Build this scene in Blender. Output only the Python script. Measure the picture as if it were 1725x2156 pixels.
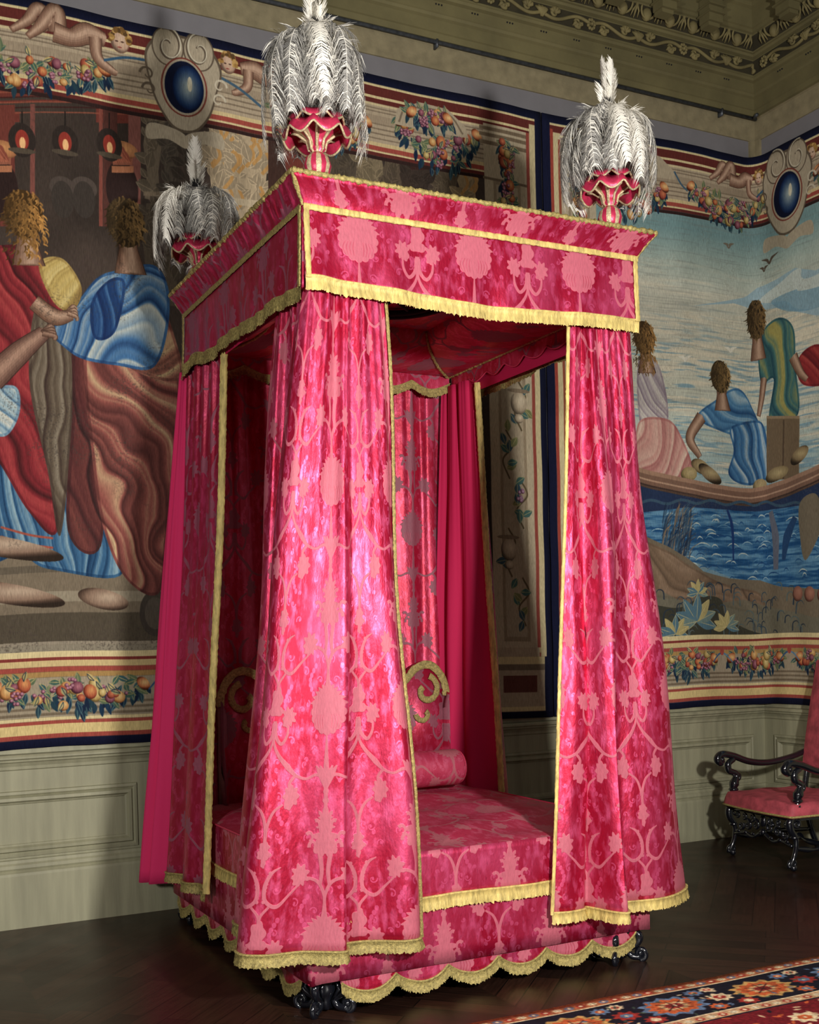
import bpy, math, random
import numpy as np
from mathutils import Matrix, Vector
PI = math.pi
rng = np.random.default_rng(7)
random.seed(7)
for o in list(bpy.data.objects): bpy.data.objects.remove(o)
SC = bpy.context.scene

# ------------------------------------------------------------------ camera
CX, CY, CZ = -1.825, -6.4153, 1.5
YAW, PIT, ROLL, FPX, SX, SY = .4672, -.0208, -.0234, 2416., -11.8, 315.6
def cam_axes():
    f = np.array([math.sin(YAW)*math.cos(PIT), math.cos(YAW)*math.cos(PIT), math.sin(PIT)])
    r = np.array([math.cos(YAW), -math.sin(YAW), 0.]); u = np.cross(r, f)
    c, s = math.cos(ROLL), math.sin(ROLL)
    return c*r+s*u, -s*r+c*u, f
_r, _u, _f = cam_axes()
def at(px, py, ax, val):
    """the world point on the plane (axis = value) that the photograph shows at a pixel"""
    o = np.array([CX, CY, CZ]); d = _f+_r*(px-862.5-SX)/FPX-_u*(py-1078-SY)/FPX
    return o+d*(val-o[ax])/d[ax]
cd = bpy.data.cameras.new('camera'); cam = bpy.data.objects.new('camera', cd); SC.collection.objects.link(cam)
m = Matrix.Identity(4)
for i in range(3):
    m[i][0], m[i][1], m[i][2] = _r[i], _u[i], -_f[i]
m[0][3], m[1][3], m[2][3] = CX, CY, CZ
cam.matrix_world = m
cd.sensor_fit = 'HORIZONTAL'; cd.sensor_width = 36; cd.lens = FPX*36/1725
cd.shift_x = -SX/1725; cd.shift_y = SY/1725; cd.clip_start = .05
SC.camera = cam

# ------------------------------------------------------------------ light
SC.view_settings.view_transform = 'Standard'; SC.view_settings.look = 'None'
SC.view_settings.exposure = 0.0; SC.view_settings.gamma = 1.0; SC.view_settings.use_curve_mapping = False
wd = bpy.data.worlds.new('world'); SC.world = wd; wd.use_nodes = True
wd.node_tree.nodes['Background'].inputs[0].default_value = (.5, .5, .55, 1)
wd.node_tree.nodes['Background'].inputs[1].default_value = .05
def lamp(name, loc, target, power, size, col=(1, .96, .9)):
    l = bpy.data.lights.new(name, 'AREA'); l.shape = 'DISK'; l.size = size; l.energy = power; l.color = col
    o = bpy.data.objects.new(name, l); SC.collection.objects.link(o); o.location = loc
    d = Vector(target)-Vector(loc); o.rotation_euler = d.to_track_quat('-Z', 'Y').to_euler()
    return o
lamp('studio_lamp', (-.02, -6.5, 2.25), (.9, -1.5, 2.1), 262, .22)
lamp('studio_lamp', (-4.05, -6.4, 2.25), (1.2, -.5, 2.2), 160, .30)
lamp('ceiling_bounce_lamp', (-1.0, -7.2, 4.9), (.9, -.5, 1.8), 35, 2.2, (1, .97, .93))

# ------------------------------------------------------------------ helpers
XR = 4.41
def lin(c):
    c = np.asarray(c, float)/255.
    return np.where(c <= .04045, c/12.92, ((c+.055)/1.055)**2.4)
def L4(r, g, b): return tuple(float(x) for x in lin((r, g, b)))+(1.,)

class MB:
    """collects vertices and faces of one mesh"""
    def __init__(s): s.v = []; s.f = []; s.uv = []; s.m = []
    def add(s, v, f, mi=0, uv=None):
        n = len(s.v); s.v.extend([tuple(map(float, p)) for p in v]); s.f.extend([tuple(i+n for i in q) for q in f])
        s.m.extend([mi]*len(f)); s.uv.extend(uv if uv is not None else [(0., 0.)]*len(v))
    def grid(s, P, mi=0, UV=None, flip=False):
        a, b = P.shape[:2]; n = len(s.v)
        s.v.extend(map(tuple, P.reshape(-1, 3).tolist()))
        s.uv.extend(map(tuple, UV.reshape(-1, 2).tolist()) if UV is not None else [(0., 0.)]*(a*b))
        for i in range(a-1):
            for j in range(b-1):
                q = (n+i*b+j, n+(i+1)*b+j, n+(i+1)*b+j+1, n+i*b+j+1)
                s.f.append(q[::-1] if flip else q)
        s.m.extend([mi]*((a-1)*(b-1)))
    def box(s, x0, x1, y0, y1, z0, z1, mi=0):
        v = [(x, y, z) for x in (x0, x1) for y in (y0, y1) for z in (z0, z1)]
        s.add(v, [(0, 1, 3, 2), (4, 6, 7, 5), (0, 4, 5, 1), (2, 3, 7, 6), (0, 2, 6, 4), (1, 5, 7, 3)], mi)
    def tube(s, path, rad, n=8, mi=0, cap=True, flat=None):
        P = np.asarray(path, float); k = len(P); rad = np.broadcast_to(np.asarray(rad, float), (k,))
        T = np.gradient(P, axis=0); T /= (np.linalg.norm(T, axis=1)[:, None]+1e-12)
        ref = np.array([0, 0, 1.]) if abs(T[0, 2]) < .9 else np.array([1., 0, 0])
        N = np.cross(T[0], ref); N /= np.linalg.norm(N); vs = []
        for i in range(k):
            N = N-T[i]*(N@T[i]); N /= (np.linalg.norm(N)+1e-12); B = np.cross(T[i], N)
            for j in range(n):
                a = 2*PI*j/n; q = P[i]+rad[i]*(math.cos(a)*N+math.sin(a)*B); vs.append(q)
        fs = [(i*n+j, i*n+(j+1) % n, (i+1)*n+(j+1) % n, (i+1)*n+j) for i in range(k-1) for j in range(n)]
        if cap: fs += [tuple(range(n))[::-1], tuple((k-1)*n+j for j in range(n))]
        if flat is not None:
            vs = [flat(v) for v in vs]
        s.add(vs, fs, mi)
    def lathe(s, prof, c=(0, 0, 0), n=24, mi=0, rfun=None, mfun=None):
        vs = []
        for (r, z) in prof:
            for j in range(n):
                a = 2*PI*j/n; rr, zz = (r, z) if rfun is None else rfun(r, z, a)
                vs.append((c[0]+rr*math.cos(a), c[1]+rr*math.sin(a), c[2]+zz))
        base = len(s.v); s.v.extend(vs); s.uv.extend([(0., 0.)]*len(vs))
        for i in range(len(prof)-1):
            for j in range(n):
                s.f.append((base+i*n+j, base+i*n+(j+1) % n, base+(i+1)*n+(j+1) % n, base+(i+1)*n+j))
                s.m.append(mi if mfun is None else mfun(j/n, i))
    def ball(s, c, r, n=10, mi=0, sc=(1, 1, 1)):
        vs = []; k = max(4, n//2)
        for i in range(k+1):
            t = PI*i/k
            for j in range(n):
                a = 2*PI*j/n
                vs.append((c[0]+r*sc[0]*math.sin(t)*math.cos(a), c[1]+r*sc[1]*math.sin(t)*math.sin(a), c[2]+r*sc[2]*math.cos(t)))
        s.add(vs, [(i*n+j, (i+1)*n+j, (i+1)*n+(j+1) % n, i*n+(j+1) % n) for i in range(k) for j in range(n)], mi)
    def build(s, name, mats, parent=None, smooth=True, loc=None):
        me = bpy.data.meshes.new(name); me.from_pydata(s.v, [], s.f)
        if not isinstance(mats, (list, tuple)): mats = [mats]
        for q in mats: me.materials.append(q)
        nf = len(me.polygons)
        me.polygons.foreach_set('use_smooth', [smooth]*nf)
        if len(mats) > 1: me.polygons.foreach_set('material_index', s.m)
        ul = me.uv_layers.new(name='UVMap'); li = np.zeros(len(me.loops), np.int32); me.loops.foreach_get('vertex_index', li)
        ul.data.foreach_set('uv', np.asarray(s.uv, np.float32)[li].ravel())
        me.update()
        o = bpy.data.objects.new(name, me); SC.collection.objects.link(o)
        if parent is not None:
            o.parent = parent
            if loc is None: o.matrix_parent_inverse = Matrix.Translation(parent.location).inverted()
        return o
def tag(o, label=None, cat=None, group=None, kind=None):
    if label: o['label'] = label
    if cat: o['category'] = cat
    if group: o['group'] = group
    if kind: o['kind'] = kind
    return o
def empty(name, loc, rz=0):
    o = bpy.data.objects.new(name, None); SC.collection.objects.link(o); o.location = loc; o.rotation_euler = (0, 0, rz)
    o.empty_display_size = .1; return o
def spline(pts, n, closed=False):
    P = np.asarray(pts, float); k = len(P)
    if closed: Q = np.vstack([P[-1], P, P[0], P[1]]); segs = k
    else: Q = np.vstack([2*P[0]-P[1], P, 2*P[-1]-P[-2]]); segs = k-1
    t = np.linspace(0, segs, n, endpoint=not closed); t = np.minimum(t, segs-1e-9); i = t.astype(int); u = (t-i)[:, None]
    p0, p1, p2, p3 = Q[i], Q[i+1], Q[i+2], Q[i+3]
    return .5*((2*p1)+(-p0+p2)*u+(2*p0-5*p1+4*p2-p3)*u**2+(-p0+3*p1-3*p2+p3)*u**3)
def arclen(P):
    return np.concatenate([[0], np.cumsum(np.linalg.norm(np.diff(P, axis=0), axis=1))])
def resample(P, n):
    s = arclen(P); t = np.linspace(0, s[-1], n)
    return np.stack([np.interp(t, s, P[:, k]) for k in range(P.shape[1])], 1)
def fbm(h, w, cell, seed, octv=3):
    r = np.random.default_rng(seed); out = np.zeros((h, w)); amp = 1; tot = 0
    for o in range(octv):
        ch, cw = (cell if isinstance(cell, tuple) else (cell, cell)); ch = max(1., ch/2**o); cw = max(1., cw/2**o)
        gh, gw = int(h/ch)+3, int(w/cw)+3; g = r.random((gh, gw))
        y = np.arange(h)/ch; x = np.arange(w)/cw; yi = y.astype(int); xi = x.astype(int)
        fy = y-yi; fx = x-xi; fy = (fy*fy*(3-2*fy))[:, None]; fx = (fx*fx*(3-2*fx))[None]
        a = g[yi][:, xi]; b = g[yi][:, xi+1]; c = g[yi+1][:, xi]; d = g[yi+1][:, xi+1]
        out += amp*((a*(1-fx)+b*fx)*(1-fy)+(c*(1-fx)+d*fx)*fy); tot += amp; amp *= .5
    return out/tot

# ------------------------------------------------------------------ painting woven pictures on a metric canvas
class Canvas:
    def __init__(s, x0, x1, z0, z1, res, base=(128, 128, 128)):
        s.x0, s.z0, s.res = x0, z0, res; s.x1, s.z1 = x1, z1
        s.w = int(round((x1-x0)/res)); s.h = int(round((z1-z0)/res))
        s.a = np.ones((s.h, s.w, 3))*np.asarray(base, float)
        s.n1 = fbm(s.h, s.w, 110, 3, 2)
    def mask(s, P):
        P = np.asarray(P, float)
        X = (P[:, 0]-s.x0)/s.res; Y = (P[:, 1]-s.z0)/s.res
        i0, i1 = int(max(0, math.floor(Y.min()))), int(min(s.h, math.ceil(Y.max())+1))
        j0, j1 = int(max(0, math.floor(X.min()))), int(min(s.w, math.ceil(X.max())+1))
        if i1 <= i0 or j1 <= j0: return None
        xs = np.arange(j0, j1)+.5; M = np.zeros((i1-i0, j1-j0))
        Xn, Yn = np.roll(X, -1), np.roll(Y, -1)
        for k in range(2):
            for i in range(i0, i1):
                y = i+.25+.5*k; c = (Y <= y) != (Yn <= y)
                if not c.any(): continue
                xc = np.sort(X[c]+(y-Y[c])*(Xn[c]-X[c])/(Yn[c]-Y[c]))
                for q in range(0, len(xc)-1, 2):
                    M[i-i0] += .5*np.clip(np.minimum(xs+.5, xc[q+1])-np.maximum(xs-.5, xc[q]), 0, 1)
        return i0, i1, j0, j1, np.minimum(M, 1)
    def put(s, mk, col, alpha=1.):
        if mk is None: return
        i0, i1, j0, j1, M = mk; M = (M*alpha)[..., None]
        s.a[i0:i1, j0:j1] = s.a[i0:i1, j0:j1]*(1-M)+np.asarray(col, float)*M
    def grids(s, mk):
        i0, i1, j0, j1, M = mk
        return s.x0+(np.arange(j0, j1)+.5)[None]*s.res, s.z0+(np.arange(i0, i1)+.5)[:, None]*s.res
    def poly(s, P, col, alpha=1., smooth=False):
        P = np.asarray(P, float)
        if smooth: P = spline(P, len(P)*8, True)
        s.put(s.mask(P), col, alpha)
    def rect(s, x0, x1, z0, z1, col, alpha=1.): s.poly([(x0, z0), (x1, z0), (x1, z1), (x0, z1)], col, alpha)
    def ell(s, cx, cz, rx, rz, col, alpha=1., rot=0, hi=None, lob=0, la=0.):
        t = np.linspace(0, 2*PI, 40, endpoint=False); k = 1+la*np.cos(lob*t) if lob else 1
        x = rx*k*np.cos(t); z = rz*k*np.sin(t); c, q = math.cos(rot), math.sin(rot)
        mk = s.mask(np.stack([cx+x*c-z*q, cz+x*q+z*c], 1))
        if mk is None: return
        if hi is None: s.put(mk, col, alpha)
        else:
            X, Z = s.grids(mk); d = np.sqrt(((X-cx-.2*rx)/rx)**2+((Z-cz-.2*rz)/rz)**2)
            w = np.clip(1.15-d, 0, 1)[..., None]; C = np.asarray(col, float)*(1-w)+np.asarray(hi, float)*w
            dk = np.clip((d-.85)*1.2, 0, .6)[..., None]; s.put(mk, C*(1-dk), alpha)
    def line(s, P, w, col, alpha=1., smooth=True, n=None):
        P = np.asarray(P, float)
        if smooth and len(P) > 2: P = spline(P, n or len(P)*8)
        w = np.interp(np.linspace(0, 1, len(P)), np.linspace(0, 1, len(np.atleast_1d(w))), np.atleast_1d(w))*.5
        T = np.gradient(P, axis=0); T /= np.linalg.norm(T, axis=1)[:, None]+1e-9; N = np.stack([-T[:, 1], T[:, 0]], 1)
        A, B = P+N*w[:, None], P-N*w[:, None]
        s.put(s.mask(np.vstack([A, B[::-1]])), col, alpha)
    def leaf(s, x, z, l, w, ang, col, edge=None):
        c, q = math.cos(ang), math.sin(ang)
        p = np.array([(0, 0), (.3, .45), (.6, .5), (1, 0), (.6, -.5), (.3, -.45)])*[l, w]
        P = np.stack([x+p[:, 0]*c-p[:, 1]*q, z+p[:, 0]*q+p[:, 1]*c], 1); s.poly(P, col, 1, True)
        if edge is not None:
            s.line([(x, z), (x+l*.9*c, z+l*.9*q)], .004, edge, .9, False)
            s.line(P[0:4], .004, edge, .8)
    def drape(s, P, dark, mid, light, curve, freq, seed=0, smooth=True, sharp=1.):
        """cloth folds: curve(X, Z) gives a phase field in metres"""
        P = np.asarray(P, float)
        if smooth: P = spline(P, len(P)*8, True)
        mk = s.mask(P)
        if mk is None: return
        X, Z = s.grids(mk); i0, i1, j0, j1, M = mk
        n = (s.n1[i0:i1, j0:j1]-.5); ph = curve(X, Z)*freq+n*2.6+seed
        sw = ph*1.0+.12*np.sin(ph*7.3+seed); sw = sw-np.floor(sw); saw = np.where(sw < .82, (sw/.82)**.8, 1-(sw-.82)/.18)
        s2 = ph*2.37+seed*3; s2 = s2-np.floor(s2); saw2 = np.where(s2 < .8, s2/.8, 1-(s2-.8)/.2)
        v = np.clip(.62*saw+.22*saw2+.16*(.5+.5*np.sin(ph*2*PI*.37+seed*4)), 0, 1)**sharp; d, mm, l = [np.asarray(c, float) for c in (dark, mid, light)]; v = v[..., None]
        sh_ = np.zeros_like(M); e = 5
        if M.shape[0] > 2*e and M.shape[1] > 2*e:
            sh_[e:-e, e:-e] = np.minimum(np.minimum(M[2*e:, e:-e], M[:-2*e, e:-e]), np.minimum(M[e:-e, 2*e:], M[e:-e, :-2*e]))
        v = v*(.55+.45*sh_[..., None])
        C = np.where(v < .5, d+(mm-d)*v*2, mm+(l-mm)*(v-.5)*2); s.put(mk, C)
    def garland(s, x0, x1, z, sag, th, seed, dense=1., vert=False, pal=None):
        r = random.Random(seed); L = x1-x0
        dark = [(30, 52, 74), (38, 62, 74), (26, 40, 62)]; mid = [(70, 100, 88), (96, 112, 84), (60, 92, 96)]
        lite = [(176, 160, 104), (160, 156, 112), (196, 176, 120)]
        fr = [((150, 60, 44), (214, 150, 96)), ((172, 110, 60), (226, 190, 130)), ((92, 44, 60), (170, 110, 120)),
              ((158, 128, 70), (220, 200, 140)), ((130, 52, 44), (200, 120, 84))]
        def pt(t, o):
            if vert: return x0+(x1-x0)*t+o, z-sag*t
            return x0+L*t, z-sag*math.sin(PI*t)+o
        def env(t): return th*(.35+.65*math.sin(PI*min(max(t, 0), 1)) if not vert else .9)
        N = int(L/.0135*dense) if not vert else int(sag/.012*dense)
        for k in range(N):
            t = r.random(); e = env(t); x, y = pt(t, r.uniform(-.5, .2)*e); a = -PI/2+r.uniform(-.6, .6)
            s.leaf(x, y, r.uniform(.05, .09), .026, a, r.choice(dark), (90, 120, 120) if r.random() < .4 else None)
        for k in range(int(N*.8)):
            t = r.random(); e = env(t); x, y = pt(t, r.uniform(-.35, .4)*e)
            s.leaf(x, y, r.uniform(.05, .085), .03, r.uniform(0, 2*PI), r.choice(mid), r.choice(lite))
        for k in range(int(N*.5)):
            t = r.uniform(.05, .95); e = env(t); x, y = pt(t, r.uniform(-.4, .35)*e); c, h = r.choice(fr)
            if r.random() < .25:
                for q in range(9):
                    s.ell(x+r.uniform(-.03, .03), y+r.uniform(-.03, .03), .011, .011, (96, 44, 66), 1, 0, (200, 150, 160))
            else:
                R = r.uniform(.018, .036); s.ell(x, y, R, R*r.uniform(.9, 1.25), c, 1, r.uniform(-.5, .5), h)
            if r.random() < .6: s.leaf(x, y+.02, .055, .024, r.uniform(0, 2*PI), r.choice(lite), r.choice(dark))
        if not vert:
            for t, sg in ((0, -1), (1, 1)):
                x, y = pt(t, 0); s.ell(x-sg*.02, y, .045, .03, (170, 84, 52), 1, -sg*.8, (230, 190, 130))
    def worn(s, seed, amt=.5, col=(70, 62, 56)):
        n = fbm(s.h, s.w, (2.2, 2.2), seed, 2); b = fbm(s.h, s.w, 60, seed+1, 3)
        m = np.clip((b-.5)*4, 0, 1)*np.clip((n-.55)*5, 0, 1)*amt
        s.a = s.a*(1-m[..., None])+np.asarray(col, float)*m[..., None]
    def image(s, name, srgb=True):
        im = bpy.data.images.new(name, s.w, s.h, alpha=False)
        b = np.ones((s.h, s.w, 4), np.float32); b[..., :3] = np.clip(s.a/255., 0, 1)
        if not srgb: im.colorspace_settings.name = 'Non-Color'
        im.pixels.foreach_set(b.ravel()); im.update(); im.pack()
        return im
# ------------------------------------------------------------------ damask repeat (metres; mirrored about both sides)
DW, DH = .53, .892
def damask():
    c = Canvas(0, DW, 0, DH, .0015, (0, 0, 0)); c.n1[:] = .5
    W = (255, 0, 0); G = (0, 255, 0)
    def sym(fn):
        for ox in (0, DW):
            for oz in (-DH, 0, DH):
                for sg in (1, -1): fn(lambda x, z, ox=ox, oz=oz, sg=sg: (ox+sg*x, oz+z))
    def P(f, pts): return [f(x, z) for x, z in pts]
    def both(pts, w, col, n=None): sym(lambda f: c.line(P(f, pts), w, col, 1, True, n))
    def blob(x, z, rx, rz, col, lob=0, la=0, rot=0):
        sym(lambda f: c.ell(*f(x, z), rx, rz, col, 1, rot, None, lob, la))
    # small second pattern in the ground: curls, scallops and buds
    r = random.Random(4)
    for k in range(46):
        x, z = r.uniform(0, DW/2), r.uniform(0, DH); R = r.uniform(.008, .02); a0 = r.uniform(0, 6.3); t = np.linspace(0, 4.6, 12)
        pts = [(x+R*(1-.16*q)*math.cos(a0+q), z+R*(1-.16*q)*math.sin(a0+q)) for q in t]; both(pts, [.006, .003], G, 30)
        blob(x, z, .005, .007, G)
    for (x0, z0) in ((.2, .62), (.08, .22), (.2, .14)):
        for k in range(7): blob(x0+.02*math.sin(k*.6), z0+k*.018, .009, .011, G)
    # great palmette on the axis
    for (x, z, rx, rz) in ((0, .15, .062, .062), (0, .19, .05, .05)): blob(x, z, rx, rz, W)
    for k in range(6):      # rounded petals below, pointed leaves above
        g = -PI/2+k*.40; blob(.068*math.cos(g), .148+.068*math.sin(g), .021, .019, W, 0, 0, g)
    for k, (g, l) in enumerate(((.35, .052), (.62, .05), (.9, .05), (1.15, .052), (1.38, .05))):
        x, z = .045*math.cos(g), .165+.045*math.sin(g); both([(x*.4, z-.02), (x+.3*l*math.cos(g), z+.3*l*math.sin(g)), (x+l*math.cos(g-.3), z+l*math.sin(g-.3))], [.03, .032, .003], W)
    both([(0, .20), (.012, .235), (.030, .255)], [.03, .022, .004], W)
    for k in range(4): both([(.02+.012*k, .085), (.024+.014*k, .115), (.020+.012*k, .14)], [.002, .003, .002], (110, 0, 0))
    both([(0, .23), (.002, .27), (.001, .31)], [.04, .016, .010], W)
    # stem above it, forking into two branches
    both([(.001, .29), (.004, .34), (.03, .385), (.075, .40), (.10, .385)], [.009, .014, .014, .012, .008], W)
    both([(.02, .375), (.014, .43), (.024, .50)], [.014, .018, .02], W)
    # side blossoms on the fork
    for (x, z, R) in ((.105, .415, .034), (.195, .135, .03)):
        blob(x, z, R, R*1.15, W, 8, .22, .3); blob(x+.012, z-.024, R*.6, R*.6, W, 5, .15)
    # urn
    for (x, z, rx, rz) in ((0, .53, .046, .036), (0, .60, .030, .045), (.0, .562, .06, .016), (.018, .497, .014, .016), (.040, .508, .013, .014), (0, .65, .014, .03)): blob(x, z, rx, rz, W)
    for (x, z, R, g) in ((.07, .555, .024, .6), (.055, .525, .022, -.3), (.038, .605, .02, .9), (.028, .64, .014, 1.2)):
        t = np.linspace(0, 4.4, 12); both([(x+R*(1-.15*q)*math.cos(g+q)*.8, z+R*(1-.15*q)*math.sin(g+q)) for q in t], [.016, .006], W, 30)
    both([(0, .64), (.002, .70), (.001, .76)], [.016, .013, .018], W)
    blob(0, .70, .014, .012, W); blob(0, .735, .012, .012, W)
    # leafy star with branches
    for a in range(-2, 3): both([(0, .755), (.03*math.sin(a*.5)+.004, .80), (.055*math.sin(a*.55)+.002, .835)], [.022, .02, .004], W)
    both([(.01, .79), (.05, .80), (.10, .785), (.15, .80), (.19, .835)], [.014, .012, .010, .013, .024], W)
    both([(0, .80), (0, .86), (0, .97)], [.03, .02, .004], W)
    both([(.15, .80), (.175, .77), (.165, .735)], [.012, .014, .02], W)
    blob(.165, .72, .034, .04, W, 8, .16); blob(.175, .69, .02, .022, W, 5, .1)
    # C scrolls with cut leaf edges by the second axis
    both([(.10, .385), (.15, .34), (.20, .30), (.245, .325), (.25, .38), (.225, .43), (.19, .45)], [.007, .010, .015, .015, .017, .013, .004], W)
    for k in range(9):
        t = k/8; blob(.252-.02*t*t, .32+.11*t, .007, .007, W)
    both([(.19, .835), (.235, .88), (.262, .93), (.262, 1.01)], [.022, .015, .010, .014], W)
    both([(.262, .11), (.255, .06), (.225, .03), (.2, .06), (.195, .10)], [.02, .016, .014, .012, .008], W)
    blob(.265, .20, .03, .045, W, 5, .14); blob(.265, .155, .045, .018, W, 6, .1)
    both([(.264, .20), (.262, .26), (.23, .30)], [.016, .012, .01], W)
    both([(.264, .52), (.262, .60), (.24, .66), (.20, .69)], [.012, .014, .012, .008], W)
    for (w, z, rz) in ((.03, .50, .02), (.022, .53, .02), (.01, .47, .02)): blob(.265, z, w, rz, W, 5, .12)
    c.a[..., 1] *= (c.a[..., 0] < 128)
    n = fbm(c.h, c.w, (3, 3), 9, 2); c.a[..., 2] = n*255
    return c

# ------------------------------------------------------------------ tapestries
NAVY = (20, 24, 50); CREAM = (214, 198, 150); MAR = (98, 44, 40); RED = (160, 76, 66); STONE = (176, 160, 136); STD = (122, 108, 90)
ZT, ZB = 4.955, .955
def wl(px, py):
    p = at(px, py, 1, 0.); return (p[0], p[2])
def wr(px, py):
    p = at(px, py, 1, 0.)
    if p[0] < XR: return (p[0], p[2])
    p = at(px, py, 0, XR); return (XR-p[1], p[2])
def bands(c, s0, s1):
    for z0, z1, col in [(4.90, ZT, NAVY), (4.885, 4.90, CREAM), (4.83, 4.885, MAR), (4.813, 4.83, CREAM), (4.785, 4.813, MAR), (4.77, 4.785, (206, 190, 150)),
                        (4.545, 4.77, STONE), (4.522, 4.545, (206, 186, 140)), (4.495, 4.522, RED), (4.483, 4.495, CREAM), (4.462, 4.483, MAR), (4.44, 4.462, (50, 34, 32))]:
        c.rect(s0, s1, z0, z1, col)
    for z in (4.755, 4.735, 4.66, 4.63, 4.60, 4.57): c.rect(s0, s1, z-.005, z+.004, STD, .8)
    c.rect(s0, s1, 4.66, 4.71, (150, 134, 112), .6)
    for z0, z1, col in [(1.435, 1.47, CREAM), (1.42, 1.437, (130, 58, 52)), (1.385, 1.42, (206, 184, 132)), (1.36, 1.385, RED), (1.33, 1.36, (170, 136, 84)),
                        (1.115, 1.33, (160, 148, 126)), (1.095, 1.115, CREAM), (1.077, 1.095, RED), (1.025, 1.077, (214, 192, 134)), (1.0, 1.025, RED), (ZB, 1.0, NAVY)]:
        c.rect(s0, s1, z0, z1, col)
    for z in (1.19, 1.16, 1.13): c.rect(s0, s1, z-.006, z+.008, (108, 94, 76), .8)
def tie(c, s, z, k=1):
    c.line([(s-.09, z-.06), (s-.04, z-.01), (s, z+.01)], [.008, .014], (60, 90, 130)); c.line([(s+.09, z-.06), (s+.04, z-.01), (s, z+.01)], [.008, .014], (96, 130, 160))
    c.ell(s, z+.02, .018, .03, RED)
def cartouche(c, s, z, k=1.):
    O = (96, 84, 70); F = (172, 160, 138)
    body = [(-.13, .22), (-.20, .12), (-.17, -.05), (-.12, -.16), (-.05, -.24), (.05, -.24), (.13, -.15), (.17, -.03), (.20, .10), (.14, .2), (.0, .24)]
    c.poly([(s+x*k*1.06, z+y*k*1.06) for x, y in body], O, 1, True); c.poly([(s+x*k, z+y*k) for x, y in body], F, 1, True)
    for sg in (-1, 1):
        t = np.linspace(0, 7.4, 40); R = .08*k*(1-.105*t)
        pts = np.stack([s+sg*(.085*k)+sg*R*np.cos(t+1.2), z+.185*k+R*1.25*np.sin(t+1.2)], 1)
        c.ell(s+sg*.085*k, z+.185*k, .088*k, .105*k, O); c.ell(s+sg*.085*k, z+.185*k, .08*k, .098*k, F)
        c.line(pts, [.018, .008], O); c.line(pts+[.006, .006], [.01, .004], (206, 198, 176))
        t = np.linspace(0, 6, 30); R = .04*k*(1-.12*t)
        for q, w in ((-.06, .19), (.02, .2)): c.line(np.stack([s+sg*w*k+sg*R*np.cos(t), z+q*k+R*np.sin(t)], 1), [.014, .006], O if sg < 0 else (200, 190, 168))
        c.poly([(s, z-.28*k), (s+sg*.10*k, z-.24*k), (s+sg*.2*k, z-.24*k), (s+sg*.21*k, z-.32*k), (s+sg*.1*k, z-.31*k), (s, z-.35*k)], F, 1, True)
    c.ell(s, z-.02*k, .128*k, .158*k, (120, 60, 50)); c.ell(s, z-.02*k, .119*k, .15*k, F); c.ell(s, z-.02*k, .108*k, .138*k, (14, 20, 44))
    for q in range(14):
        f = 1-q/14; c.ell(s+.02*k, z-.02*k, .085*k*f, .118*k*f, (14+q*13, 40+q*12, 84+q*8), .55)
    c.ell(s+.03*k, z, .014*k, .04*k, (232, 222, 190), .8)
def ornament(c, s, z, k, sg):
    """small curly headed child lying along the moulding"""
    P = lambda *pts: [(s+x*k*sg, z+y*k) for x, y in pts]; d, l = (120, 88, 72), (198, 166, 142)
    limb(c, P((-.30, .01), (-.36, .10), (-.42, .03), (-.50, -.03)), [.085*k, .07*k, .05*k, .03*k], d, l)
    limb(c, P((-.27, .0), (-.28, .11), (-.36, .01), (-.42, -.05)), [.09*k, .08*k, .055*k, .03*k], d, l)
    limb(c, P((-.29, .0), (-.20, -.01), (-.12, .03), (-.03, .02)), [.10*k, .085*k, .11*k, .07*k], d, l)
    limb(c, P((-.08, .02), (-.07, -.08), (.0, -.13), (.03, -.14)), [.065*k, .055*k, .04*k, .025*k], d, l)
    x, y = P((.05, .03))[0]; c.ell(x, y, .05*k, .06*k, d); c.ell(x, y, .046*k, .056*k, (186, 152, 130), 1, 0, (212, 182, 156))
    for q in (-.018, .012): c.ell(x+q*k, y, .009*k, .004*k, (84, 60, 50))
    c.ell(x-.003*k, y-.03*k, .012*k, .004*k, (150, 84, 74)); rr = random.Random(int(s*100))
    for q in range(60):
        g = rr.uniform(-.3, PI+.3); c.ell(x+.046*k*math.cos(g)*rr.uniform(.8, 1.2), y+.012*k+.05*k*math.sin(g)*rr.uniform(.75, 1.2), .012*k, .010*k, rr.choice([(120, 88, 48), (164, 126, 70), (196, 158, 96), (92, 68, 42)]))

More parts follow.
